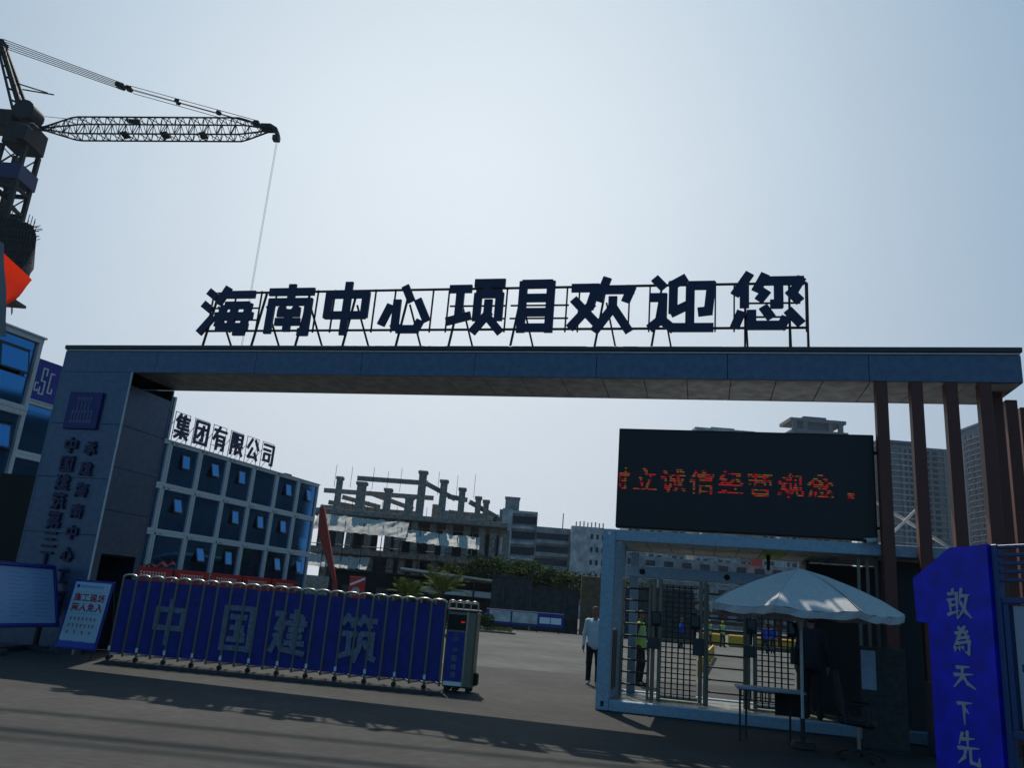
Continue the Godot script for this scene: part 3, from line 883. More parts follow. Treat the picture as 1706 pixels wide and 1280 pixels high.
# ---------------------------------------------------------------- things standing before the booth
func make_booth_front() -> void:
	var c := Vector3(4.45, 0, -12.0)
	var u := thing("umbrella", "large grey market umbrella on a slim pole in front of the booth", "umbrella", c, 11)
	var n := 8
	var st := start()
	var prof := [[0.02, 2.46], [0.35, 2.37], [0.75, 2.22], [1.1, 2.06], [1.38, 1.89]]
	st.set_smooth_group(-1)
	for k in n:
		var a0 := TAU * k / n
		var a1 := TAU * (k + 1) / n
		for i in prof.size() - 1:
			for j in 6:
				var f := []
				for q in [[i, j], [i, j + 1], [i + 1, j + 1], [i + 1, j]]:
					var s: float = q[1] / 6.0
					var pr: Array = prof[q[0]]
					var e0: Vector3 = Vector3(cos(a0), 0, sin(a0)) * pr[0]
					var e1: Vector3 = Vector3(cos(a1), 0, sin(a1)) * pr[0]
					var sag: float = 4.0 * s * (1 - s)
					f.append(e0.lerp(e1, s) * (1.0 - 0.015 * sag) + Vector3(0, pr[1] - 0.035 * sag * pr[0] + 0.008 * sin(s * 19.0 + k * 2.0) * pr[0], 0))
				st.set_smooth_group(k + 1)
				quad(st, f[0], f[1], f[2], f[3])
	M.canvas = mat(colour(0.50, 0.51, 0.51), 0.65, 0.0, noise_streak, 1.0)
	M.canvas.backlight_enabled = true
	M.canvas.backlight = Color(0.05, 0.05, 0.05)
	mi(u, "canopy", done(st), M.canvas)
	st = start()
	for k in n:
		var a0 := TAU * k / n
		var a1 := TAU * (k + 1) / n
		for j in 6:
			var q := []
			for s in [j / 6.0, (j + 1) / 6.0]:
				var e := Vector3(cos(a0), 0, sin(a0)).lerp(Vector3(cos(a1), 0, sin(a1)), s) * 1.38
				var sag: float = 4.0 * s * (1 - s)
				q.append(e * (1.0 - 0.015 * sag) + Vector3(0, 1.888 - 0.05 * sag, 0))
				q.append(e * (0.99 + 0.012 * sin(s * 12.0)) + Vector3(0, 1.79 - 0.04 * sag + 0.012 * sin(s * 14.0 + k), 0))
			quad(st, q[0], q[2], q[3], q[1])
	mi(u, "valance", done(st), M.canvas)
	for k in n:
		var a := TAU * k / n
		var e := Vector3(cos(a), 0, sin(a))
		bar(u, "rib", Vector3(0, 2.40, 0), e * 1.37 + Vector3(0, 1.87, 0), 0.016, M.frame_white)
		bar(u, "stretcher", Vector3(0, 1.72, 0), e * 0.72 + Vector3(0, 2.13, 0), 0.014, M.frame_white)
	tube(u, "pole", [Vector3(0, 0, 0), Vector3(0, 2.45, 0)], 0.022, M.frame_white, 10)
	tube(u, "base", [Vector3(0, 0.02, 0), Vector3(0, 0.09, 0), Vector3(0, 0.1, 0)], 0.17, M.steel_dark, 20, 0.13)
	tube(u, "base_sleeve", [Vector3(0, 0.1, 0), Vector3(0, 0.4, 0)], 0.032, M.steel_dark, 10)
	# folding desk
	var d := thing("folding_table", "small dark folding table with thin metal legs beside the umbrella pole", "table", Vector3(4.1, 0.003, -12.35), -12)
	bx(d, "top", Vector3(0, 0.72, 0), Vector3(0.95, 0.035, 0.5), M.booth_frame, 0.008)
	bx(d, "modesty_panel", Vector3(0.28, 0.52, -0.2), Vector3(0.36, 0.32, 0.02), M.black)
	for k in 8:
		bx(d, "basket_bar", Vector3(-0.38 + 0.07 * k, 0.6, -0.22), Vector3(0.015, 0.16, 0.015), M.steel_dark)
	for y in [0.53, 0.67]:
		bx(d, "basket_rail", Vector3(-0.13, y, -0.22), Vector3(0.56, 0.018, 0.018), M.steel_dark)
	for x in [-0.43, -0.31, 0.31, 0.43]:
		for z in ([-0.2] if absf(x) < 0.4 else [0.2]):
			bx(d, "leg", Vector3(x, 0.352, z), Vector3(0.028, 0.704, 0.028), M.steel_dark)
	# office chair
	var ch := thing("office_chair", "black office chair with metal armrests and a star base near the umbrella", "chair", Vector3(4.95, 0.003, -11.35), 60)
	var seat := bx(ch, "seat", Vector3(0, 0.47, 0), Vector3(0.48, 0.08, 0.46), M.black, 0.03)
	seat.rotation_degrees.x = 3
	bx(ch, "backrest", Vector3(0, 0.82, -0.24), Vector3(0.45, 0.56, 0.06), M.black, 0.025, Vector3(-9, 0, 0))
	bar(ch, "back_stem", Vector3(0, 0.43, -0.2), Vector3(0, 0.65, -0.26), 0.06, M.black)
	for x in [-0.27, 0.27]:
		tube(ch, "armrest", [Vector3(x, 0.45, -0.12), Vector3(x, 0.66, -0.14), Vector3(x, 0.68, 0.0), Vector3(x, 0.66, 0.16), Vector3(x, 0.45, 0.14)], 0.016, M.steel_dark, 8)
		bx(ch, "arm_pad", Vector3(x, 0.7, 0.0), Vector3(0.06, 0.025, 0.26), M.black, 0.01)
	tube(ch, "gas_lift", [Vector3(0, 0.1, 0), Vector3(0, 0.44, 0)], 0.026, M.steel, 10)
	for k in 5:
		var a := TAU * k / 5
		var e := Vector3(cos(a), 0, sin(a))
		var f := tube(ch, "star_foot", [Vector3(0, 0.12, 0), e * 0.16 + Vector3(0, 0.11, 0), e * 0.29 + Vector3(0, 0.065, 0)], 0.022, M.steel_dark, 8, 0.014)
		tube(f, "castor", [e * 0.29 + e.cross(Vector3.UP) * 0.02 + Vector3(0, 0.031, 0), e * 0.29 - e.cross(Vector3.UP) * 0.02 + Vector3(0, 0.031, 0)], 0.03, M.rubber, 10)
	# upright grey panel leaning by the cabin
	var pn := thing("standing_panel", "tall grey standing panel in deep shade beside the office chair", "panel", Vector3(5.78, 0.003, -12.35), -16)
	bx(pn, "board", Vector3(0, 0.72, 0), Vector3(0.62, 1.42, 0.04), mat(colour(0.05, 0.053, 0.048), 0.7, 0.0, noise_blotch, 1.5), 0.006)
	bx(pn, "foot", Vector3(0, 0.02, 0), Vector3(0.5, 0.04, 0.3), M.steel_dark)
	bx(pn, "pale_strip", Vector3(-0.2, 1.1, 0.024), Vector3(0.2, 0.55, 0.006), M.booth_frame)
	# low blue-grey cabinet behind the blue sign
	var cb := thing("low_cabinet", "low blue-grey metal cabinet between the rust posts and blue sign", "cabinet", Vector3(6.75, 0.003, -12.2), -14)
	bx(cb, "body", Vector3(0, 0.5, 0), Vector3(0.7, 1.0, 0.45), M.panel, 0.01)
	for x in [-0.17, 0.17]:
		var dr := bx(cb, "door", Vector3(x, 0.5, 0.232), Vector3(0.33, 0.94, 0.015), M.panel, 0.004)
		bx(dr, "handle", Vector3(-x * 0.7, 0.05, 0.015), Vector3(0.02, 0.12, 0.02), M.steel_dark)

# ---------------------------------------------------------------- blue figure-one sign and notice board
func make_one_sign() -> void:
	var at := Vector3(5.1, 0, -8.6)
	var t := thing("figure_one_sign", "tall bright blue sign shaped like the figure one with white brush characters", "sign", at, -70)
	var st := start()
	add_prism(st, PackedVector2Array([Vector2(-0.35, 2.60), Vector2(0.11, 2.62), Vector2(0.11, 0.003), Vector2(-0.69, 0.003), Vector2(-0.69, 1.78), Vector2(-0.85, 1.79), Vector2(-0.87, 2.27)]), -0.14, 0.0)
	mi(t, "body", done(st), mat(colour(0.004, 0.014, 0.78), 0.4, 0.0, noise_blotch, 0.6))
	var y := [2.17, 1.77, 1.38, 1.02, 0.72]
	var hh := [0.33, 0.29, 0.25, 0.24, 0.33]
	var chs := ["敢", "為", "天", "下", "先"]
	var x0 := [-0.43, -0.39, -0.42, -0.39, -0.42]
	var ww := [0.30, 0.23, 0.28, 0.19, 0.27]
	for i in 5:
		glyph(t, "brush_character", chs[i], Vector3(x0[i], y[i] - hh[i], 0.0005), ww[i], hh[i], 0.034, 0.004, mat(colour(0.34, 0.36, 0.40), 0.6), true)
	# notice board next to it, with slats on top
	var n := thing("notice_board", "blue-framed notice board with pale poster and slatted top beside blue sign", "board", at, -70)
	var fr: Material = mat(colour(0.012, 0.05, 0.17), 0.45, 0.1)
	for x in [0.155, 1.75]:
		bx(n, "post", Vector3(x, 1.31, -0.08), Vector3(0.07, 2.62, 0.08), fr, 0.006)
	for k in 5:
		bx(n, "slat", Vector3(0.952, 2.595 - 0.085 * k, -0.08), Vector3(1.52, 0.035, 0.05), fr, 0.004)
	bx(n, "top_rail", Vector3(0.952, 2.05, -0.08), Vector3(1.52, 0.06, 0.07), fr, 0.006)
	bx(n, "bottom_rail", Vector3(0.952, 0.76, -0.08), Vector3(1.52, 0.08, 0.07), fr, 0.006)
	bx(n, "side_trim", Vector3(0.23, 1.41, -0.08), Vector3(0.06, 1.2, 0.06), fr, 0.004)
	bx(n, "backing", Vector3(0.98, 1.41, -0.1), Vector3(1.42, 1.2, 0.02), M.steel_dark)
	var img := Image.create(640, 560, false, Image.FORMAT_RGB8)
	img.fill(Color(0.56, 0.61, 0.68))
	var ink := Color(0.07, 0.1, 0.42)
	img.fill_rect(Rect2i(105, 130, 90, 110), ink)
	print_glyph(img, "中", Rect2(20, 262, 54, 54), 9, ink)
	print_glyph(img, "国", Rect2(86, 262, 54, 54), 8, ink)
	print_glyph(img, "建", Rect2(152, 262, 54, 54), 8, ink)
	print_glyph(img, "筑", Rect2(218, 262, 54, 54), 8, ink)
	for r in 3:
		for k in 14:
			img.fill_rect(Rect2i(20 + k * 44, 440 + r * 40, 26, 8), Color(0.33, 0.37, 0.46))
			img.fill_rect(Rect2i(30 + k * 44, 448 + r * 40, 6, 12), Color(0.33, 0.37, 0.46))
	sheet(n, "poster", Vector3(0.985, 1.41, -0.085), 1.4, 1.18, picture(img, 0.35))
	for x in [0.6, 1.4]:
		bx(n, "lower_sheet", Vector3(x, 0.36, -0.1), Vector3(0.7, 0.66, 0.03), M.black)
# ---------------------------------------------------------------- behind the gate
func make_site_background() -> void:
	# half-built concrete frame
	var t := thing("concrete_frame", "half-built concrete building frame with bare columns and beams beyond the office", "building", Vector3(0, 0, -110))
	for c in [[-22.5, 16.9, 0.9], [-19.4, 16.4, 1.4], [-15.7, 15.8, 1.1], [-12.7, 15.0, 1.3], [-11.2, 18.6, 1.2], [-8.2, 17.6, 1.1], [-5.6, 16.7, 1.0], [-3.3, 15.7, 0.9], [-2.2, 15.3, 0.9]]:
		var col := bx(t, "column", Vector3(c[0], (12.4 + c[1]) / 2, 0), Vector3(c[2] * 0.85, c[1] - 12.4, 0.9), M.frame_concrete, 0.05)
		bx(col, "column_head", Vector3(0, (c[1] - 12.4) / 2 - 0.2, 0), Vector3(c[2] * 1.12, 0.45, 1.15), M.frame_concrete, 0.08)
	for c in [[-24.4, 14.0], [-20.6, 14.2], [-17.2, 13.8], [-9.8, 15.2], [-13.9, 14.4]]:
		bx(t, "rear_column", Vector3(c[0], (12.4 + c[1]) / 2, -9), Vector3(0.9, c[1] - 12.4, 0.9), M.frame_concrete, 0.05)
	for b in [[-20.2, 16.9, -10.6, 17.2, 0], [-25.6, 15.5, -10.0, 15.8, -5], [-10.6, 16.9, -6.6, 15.3, 0], [-25.6, 14.3, -15.0, 13.4, -9], [-26.0, 13.2, -12.0, 13.5, -6], [-19.5, 15.9, -13.0, 14.2, -7], [-7.4, 13.6, -1.2, 13.4, -3], [-4.5, 14.9, -0.9, 13.4, 0], [-23.5, 15.1, -18.0, 14.2, -8], [-7.4, 15.4, -5.0, 15.3, 0]]:
		bar(t, "beam", Vector3(b[0], b[1], b[4]), Vector3(b[2], b[3], b[4] - 1.5), 0.62, M.frame_concrete, 0.55)
	for s in [[-26.0, 1.0, 12.1, 0.7], [-26.0, 2.5, 7.0, 0.8], [-26.0, 2.5, 2.6, 0.7]]:
		bx(t, "slab", Vector3((s[0] + s[1]) / 2, s[2], -8), Vector3(s[1] - s[0], s[3], 17), M.frame_concrete, 0.04)
	for x in [-24.0, -21.9, -20.3, -17.9, -15.1, -13.6, -11.6, -9.2, -6.9, -4.6, -2.4, -0.9, 0.9]:
		bx(t, "lower_column", Vector3(x, 9.55, rng.randf_range(-3.0, 0.0)), Vector3(0.95, 4.3, 0.9), M.frame_concrete, 0.05, Vector3(0, 0, rng.randf_range(-2.0, 2.0)))
		bx(t, "ground_column", Vector3(x + 0.6, 4.7, -1.2), Vector3(0.95, 3.6, 0.9), M.frame_concrete, 0.05)
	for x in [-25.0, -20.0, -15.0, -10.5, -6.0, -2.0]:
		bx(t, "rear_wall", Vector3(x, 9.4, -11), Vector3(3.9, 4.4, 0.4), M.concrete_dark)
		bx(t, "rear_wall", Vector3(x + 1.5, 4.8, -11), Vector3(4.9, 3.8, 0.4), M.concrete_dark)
	for k in 26:
		var x := -25.5 + k * 1.02
		tube(t, "starter_bar", [Vector3(x, 12.4, -0.2 - 0.2 * (k % 3)), Vector3(x + rng.randf_range(-0.1, 0.1), 13.0 + rng.randf() * 1.1, -0.3)], 0.035, M.steel_dark, 5)
	for k in 9:
		var x: float = [-23.2, -18.0, -14.2, -11.5, -9.0, -6.4, -4.0, -21.0, -16.0][k]
		tube(t, "rod", [Vector3(x, 15.5, 0), Vector3(x, 18.2 + rng.randf() * 0.8, 0)], 0.03, M.steel_dark, 5)
	var wob := FastNoiseLite.new()
	wob.seed = 5
	wob.frequency = 0.11
	# pale sheeting stretched under the slabs
	for p in [[-24.0, -12.0, 11.4, 9.5, 9.0], [-13.5, -2.5, 10.3, 8.9, 8.2], [-26.0, -16.5, 6.2, 4.9, 4.9]]:
		var st := start()
		st.set_smooth_group(1)
		var rows := []
		for i in 49:
			var f := i / 48.0
			var row := []
			for j in 9:
				var q := j / 8.0
				row.append(Vector3(lerpf(p[0], p[1], f), lerpf(p[2], p[3] - 0.3, 1.0 - q) + (p[4] - p[3]) * f * 0.6 + 0.2 * wob.get_noise_2d(i * 2.1 + p[0], j * 5.0), 6.0 - q * 2.6 + 0.22 * wob.get_noise_2d(i * 1.2, j * 3.0 + p[2])))
			rows.append(row)
		for i in 48:
			for j in 8:
				quad(st, rows[i][j], rows[i + 1][j], rows[i + 1][j + 1], rows[i][j + 1])
		mi(t, "sheeting", done(st), M.tarp_hung)
	for k in 11:
		var x := -25.0 + 2.45 * k
		tube(t, "scaffold_pole", [Vector3(x, 0, 4.6), Vector3(x, 10.8 - 0.1 * k, 4.6)], 0.06, M.steel_dark, 6)
	for y in [2.5, 5.0, 7.5]:
		tube(t, "scaffold_ledger", [Vector3(-25.2, y, 4.7), Vector3(-0.3, y, 4.7)], 0.05, M.steel_dark, 6)
	# site clutter in front of it: low dark spoil wall
	var sw := bx(self, "site_wall", Vector3(-12, 1.6, -92), Vector3(34, 3.2, 1.0), M.frame_concrete)
	sw.set_meta("label", "long low dark wall in front of the concrete frame")
	sw.set_meta("category", "wall")
	# office block with ribbon windows and a roof tower
	var c := thing("office_block", "grey office block with dark ribbon windows and a roof tank room", "building", Vector3(0, 0, -160))
	bx(c, "wall", Vector3(3.4, 10.0, -6), Vector3(7.6, 20.0, 12), M.far_wall)
	bx(c, "side_wing", Vector3(-7.0, 9.5, -5.5), Vector3(13.0, 19.0, 9), M.far_wall)
	bx(c, "stair_bay", Vector3(1.2, 10.4, 0.3), Vector3(2.0, 19.6, 0.6), M.far_pale)
	bx(c, "roof_room", Vector3(2.0, 21.2, -2.0), Vector3(2.8, 2.5, 3.0), M.far_wall)
	bx(c, "roof_cap", Vector3(2.0, 22.55, -2.0), Vector3(3.1, 0.22, 3.3), M.far_wall)
	for f in 6:
		bx(c, "ribbon_window", Vector3(4.45, 3.2 + 3.0 * f, 0.02), Vector3(4.2, 1.5, 0.16), M.far_glass)
		bx(c, "floor_band", Vector3(4.45, 4.7 + 3.0 * f, 0.2), Vector3(4.5, 0.5, 0.5), M.far_pale)
		bx(c, "window", Vector3(6.72, 3.3 + 3.0 * f, 0.05), Vector3(0.6, 1.5, 0.1), M.far_glass)
		for k in 4:
			bx(c, "wing_window", Vector3(-3.2 + 1.0 * k, 2.9 + 3.0 * f, -0.95), Vector3(0.7, 1.4, 0.12), M.far_glass)
	# slab block further right
	var d := thing("slab_block", "pale slab block with stepped balconies and an antenna, right of office block", "building", Vector3(0, 0, -200))
	bx(d, "wall", Vector3(18.5, 10.6, -8), Vector3(21.0, 21.2, 14), M.far_wall)
	bx(d, "end_bay", Vector3(22.0, 11.0, 0.2), Vector3(9.0, 21.6, 3.0), M.far_pale)
	for f in 6:
		bx(d, "balcony_strip", Vector3(13.0, 3.4 + 3.1 * f, -0.9), Vector3(8.0, 1.6, 0.5), M.far_glass)
		bx(d, "balcony_front", Vector3(13.0, 2.1 + 3.1 * f, -0.5), Vector3(8.4, 0.9, 0.8), M.far_wall)
		for k in 3:
			bx(d, "window", Vector3(22.5 + 1.4 * k, 4.0 + 3.1 * f, 1.72), Vector3(0.6, 1.2, 0.1), M.far_glass)
	for k in 8:
		bx(d, "roof_fin", Vector3(18.6 + 0.95 * k, 22.3, 0.8), Vector3(0.3, 1.3 + 0.2 * (k % 3), 0.3), M.far_pale)
	tube(d, "antenna", [Vector3(15.5, 21, -2), Vector3(15.5, 25.0, -2)], 0.12, M.steel_dark, 6)
	# retaining wall of the yard
	var w := thing("retaining_wall", "dark concrete yard wall with a taller tan pier at its end", "wall", Vector3(0, 0, -62), -3)
	bx(w, "panel", Vector3(1.2, 1.85, 0), Vector3(3.0, 3.7, 0.4), M.concrete_dark, 0.03)
	bx(w, "panel", Vector3(4.5, 1.55, -0.25), Vector3(3.56, 3.1, 0.4), M.concrete_dark, 0.03)
	bx(w, "pier", Vector3(7.2, 2.1, 0.1), Vector3(1.6, 4.2, 0.6), mat(colour(0.2, 0.13, 0.07), 0.85, 0.0, noise_blotch, 0.3), 0.03)
	bx(w, "panel", Vector3(11.4, 1.9, -0.1), Vector3(6.7, 3.8, 0.4), M.concrete_dark, 0.03)
	for x in [0.6, 2.1, 3.6, 5.2]:
		bx(w, "pilaster", Vector3(x, 1.5, 0.28 if x < 2.5 else 0.03), Vector3(0.22, 3.0, 0.2), M.concrete_dark)
	bx(w, "coping", Vector3(1.2, 3.74, 0), Vector3(3.1, 0.1, 0.55), M.concrete_dark)
	bx(w, "coping", Vector3(4.5, 3.14, -0.25), Vector3(3.5, 0.1, 0.55), M.concrete_dark)
	bx(w, "ledge", Vector3(2.9, 0.95, 0.24), Vector3(6.4, 0.12, 0.12), M.concrete_dark)
	# blue information boards in front of it
	var b := thing("information_board", "low blue board with three pale panels before the yard wall", "board", Vector3(2.2, 0, -58), -3)
	bx(b, "backing", Vector3(0, 0.86, 0), Vector3(5.4, 0.95, 0.06), M.sign_blue, 0.01, Vector3(-8, 0, 0))
	var pw := [1.5, 1.75, 1.5]
	var px := [-1.75, 0.0, 1.78]
	for k in 3:
		bx(b, "panel", Vector3(px[k], 0.9 if k < 2 else 0.82, 0.05), Vector3(pw[k], 0.74 if k < 2 else 0.42, 0.012), M.tarp if k < 2 else M.white, 0.0, Vector3(-8, 0, 0))
	bx(b, "divider", Vector3(1.78, 0.82, 0.06), Vector3(0.05, 0.42, 0.012), M.sign_blue, 0.0, Vector3(-8, 0, 0))
	for x in [-2.4, -0.9, 0.9, 2.4]:
		bx(b, "leg", Vector3(x, 0.22, -0.02), Vector3(0.07, 0.44, 0.07), M.steel_dark)
	# low sheds behind the folding gate
	var s := thing("canopy_shed", "low canopy shed with a thin pale roof edge behind the palms", "shed", Vector3(-3.2, 0, -66), 6)
	bx(s, "roof", Vector3(0, 3.5, 0), Vector3(9.0, 0.16, 5.0), M.far_pale, 0.02, Vector3(0, 0, -3))
	bx(s, "fascia", Vector3(0.4, 2.3, 2.0), Vector3(6.4, 0.45, 0.1), M.frame_white, 0.01, Vector3(0, 0, -1))
	for x in [-4.0, -1.3, 1.3, 4.0]:
		bx(s, "post", Vector3(x, 1.72, 2.2), Vector3(0.14, 3.42, 0.14), M.steel_dark)
	bx(s, "rear_wall", Vector3(0, 1.6, -2.2), Vector3(8.6, 3.2, 0.12), M.concrete_dark)
	var s2 := thing("site_store", "dark low site store beside the container office end", "shed", Vector3(-10.0, 0, -70), 10)
	bx(s2, "body", Vector3(0, 1.7, 0), Vector3(8.0, 3.4, 3.0), M.net, 0.03)
	bx(s2, "roof", Vector3(0, 3.45, 0.1), Vector3(8.3, 0.1, 3.4), M.concrete_dark)
	for x in [-2.4, 0.4, 2.8]:
		bx(s2, "door", Vector3(x, 1.2, 1.52), Vector3(1.0, 2.1, 0.06), M.booth_dark)
	# red slanted boom by the office end
	var rb := thing("slanted_boom", "red slanted steel boom standing beside the end of the container office", "boom", Vector3(-12.9, 0, -67))
	var st := start()
	add_prism(st, PackedVector2Array([Vector2(-2.15, 8.3), Vector2(-1.75, 8.2), Vector2(0.75, 0.02), Vector2(-0.15, 0.02), Vector2(-0.25, 2.4), Vector2(-2.0, 6.2)]), -0.2, 0.2)
	mi(rb, "boom", done(st), M.orange_steel)
	bx(rb, "foot", Vector3(0.3, 0.15, 0), Vector3(1.5, 0.3, 1.0), M.steel_dark, 0.02)
	# red sign with a disc
	var rs := thing("red_sign", "small red sign with a white sweep and pale disc past the banners", "sign", Vector3(-8.35, 0, -50), 6)
	bx(rs, "board", Vector3(0, 1.95, 0), Vector3(0.95, 1.3, 0.08), M.red, 0.01)
	bar(rs, "white_sweep", Vector3(-0.42, 2.1, 0.045), Vector3(0.42, 2.52, 0.045), 0.12, M.white, 0.012)
	tube(rs, "disc", [Vector3(-0.05, 1.75, 0.04), Vector3(-0.05, 1.75, 0.06)], 0.24, M.tarp, 18)
	for x in [-0.35, 0.35]:
		bx(rs, "post", Vector3(x, 0.65, 0), Vector3(0.07, 1.3, 0.07), M.steel_dark)
	# rust-brown stock rack and orange barriers seen through the booth
	var rk := thing("stock_rack", "rust-brown steel stock rack at the far end of the yard", "rack", Vector3(23.5, 0, -72), -14)
	for k in 6:
		bx(rk, "upright", Vector3(-6 + 2.4 * k, 1.9, 0), Vector3(0.25, 3.8, 0.4), M.rust_post)
	for y in [0.8, 1.6, 2.4, 3.2]:
		bx(rk, "stacked_beam", Vector3(0, y, 0.1), Vector3(12.6, 0.3, 0.9), mat(colour(0.15, 0.05, 0.03), 0.7, 0.0, noise_blotch, 0.6), 0.02)
	for k in 5:
		var ob := bx(self, numbered("water_barrier"), Vector3(16.2 + 1.75 * k, 0.43, -61.0 + 0.5 * k), Vector3(1.6, 0.85, 0.4), M.yellow, 0.08, Vector3(0, -14, 0))
		ob.set_meta("label", "orange plastic water barrier in the row before the stock rack")
		ob.set_meta("category", "barrier")
		ob.set_meta("group", "orange barriers across the yard")
	var yr := thing("guard_rail", "yellow guard rail on short posts running back along the yard", "rail", Vector3.ZERO)
	var a := Vector3(6.25, 0, -25.0)
	var e := Vector3(10.6, 0, -40.0)
	bar(yr, "rail", a + Vector3(0, 0.42, 0), e + Vector3(0, 0.42, 0), 0.28, M.yellow, 0.06)
	for k in 7:
		var p := a.lerp(e, k / 6.0)
		bx(yr, "post", p + Vector3(0, 0.25, -0.08), Vector3(0.14, 0.5, 0.1), M.yellow, 0.01)

func tower(label: String, x0: float, x1: float, top: float, z: float, depth: float, cols: int, h0: float, h1: float, wall: Material) -> Node3D:
	var t := thing("apartment_tower", label, "tower", Vector3((x0 + x1) / 2, 0, z), 0, "apartment towers beyond the yard")
	var w := x1 - x0
	bx(t, "wall", Vector3(0, top / 2, -depth / 2), Vector3(w, top, depth), wall)
	var cw := w / cols
	var f := 0
	var y := h0
	while y < h1 - 1.0:
		for k in cols:
			var x := -w / 2 + cw * (k + 0.5)
			if k % 3 != 2:
				bx(t, "window", Vector3(x, y + 1.5, 0.08), Vector3(cw * 0.62, 1.7, 0.3), M.far_glass)
		if x0 > 180.0:
			for k in 4:
				bx(t, "side_window", Vector3(-w / 2 - 0.08, y + 1.5, -depth * (0.14 + 0.24 * k)), Vector3(0.3, 1.7, depth * 0.13), M.far_glass)
			bx(t, "side_ledge", Vector3(-w / 2 - 0.3, y, -depth * 0.5), Vector3(0.8, 0.4, depth * 0.6), M.far_wall)
		bx(t, "floor_ledge", Vector3(-w * 0.17, y, 0.5), Vector3(w * 0.3, 0.45, 1.2), M.far_pale)
		bx(t, "floor_ledge", Vector3(w * 0.34, y, 0.5), Vector3(w * 0.26, 0.45, 1.2), M.far_wall)
		y += 3.0
		f += 1
	for k in [0.02, 0.36, 0.66, 0.98]:
		bx(t, "pier", Vector3(-w / 2 + w * k, top / 2, 0.4), Vector3(w * 0.045, top, 1.3), wall)
	bx(t, "parapet", Vector3(0, top + 0.6, -depth / 2), Vector3(w + 1.0, 1.2, depth + 1.0), wall)
	return t

func make_towers() -> void:
	var a := tower("apartment tower with a wide winged roof crown above the LED screen", 146.0, 174.0, 99.5, -400, 22, 8, 20, 60, M.tower)
	bx(a, "crown_room", Vector3(0, 103.5, -10), Vector3(17, 5.5, 12), M.tower_blue)
	bx(a, "crown_wing", Vector3(0, 106.4, -10), Vector3(29, 1.7, 17), M.tower)
	for x in [-12.0, -6.5, 6.5, 12.0]:
		bx(a, "crown_post", Vector3(x, 103.2, -3), Vector3(2.2, 5.0, 2.0), M.tower)
	bx(a, "crown_cap", Vector3(-0.5, 108.2, -10), Vector3(12, 2.0, 10), M.tower_blue)
	var b := tower("apartment tower whose flat stepped roof just tops the LED screen", 96.0, 126.0, 96.3, -400, 20, 8, 14, 60, M.far_pale)
	bx(b, "roof_room", Vector3(0, 98.2, -8), Vector3(12, 2.0, 8), M.tower)
	tower("pale apartment tower seen through the booth nearest its open end", 62.0, 92.0, 84.0, -400, 20, 8, 14, 60, M.far_pale)
	tower("pale apartment tower seen through the booth behind the red sign", 124.5, 142.0, 80.0, -385, 18, 5, 14, 56, M.far_pale)
	var c := tower("broad apartment tower with balconies behind the rust-brown posts", 189.0, 224.5, 95.0, -400, 22, 9, 26, 94, M.tower)
	bx(c, "roof_slab", Vector3(-5.0, 98.0, -6), Vector3(24, 1.4, 14), M.tower_blue)
	bx(c, "roof_room", Vector3(-6.0, 96.6, -6), Vector3(18, 3.0, 10), M.tower)
	bx(c, "side_wing", Vector3(20.4, 39, -6), Vector3(6.0, 78, 12), M.tower_blue)
	var d := tower("slender dark apartment tower at the end of the post row", 246.0, 275.5, 112.0, -400, 22, 7, 40, 110, M.tower_blue)
	bx(d, "roof_room", Vector3(0.5, 115.5, -6), Vector3(19, 4.6, 10), M.tower)
	bx(d, "corner_pier", Vector3(-14.2, 56, 0.8), Vector3(3.4, 112, 1.8), M.tower)
	# dish sign hung on a facade, red
	var r := bx(self, "facade_banner", Vector3(71.5, 19.2, -225), Vector3(3.2, 3.4, 0.2), M.red, 0.02)
	r.set_meta("label", "small red banner on the low block seen through the booth")
	r.set_meta("category", "banner")
	var lb := thing("low_block", "low pale apartment block seen through the booth under its ceiling", "building", Vector3(58, 0, -228))
	bx(lb, "wall", Vector3(0, 9.0, -5), Vector3(46, 18.0, 10), M.far_wall)
	for k in 9:
		for f in 5:
			bx(lb, "window", Vector3(-20.5 + 5.1 * k, 3.0 + 3.3 * f, 0.08), Vector3(2.6, 1.6, 0.3), M.far_glass)
			bx(lb, "sill", Vector3(-20.5 + 5.1 * k, 2.05 + 3.3 * f, 0.25), Vector3(3.0, 0.25, 0.6), M.far_pale)

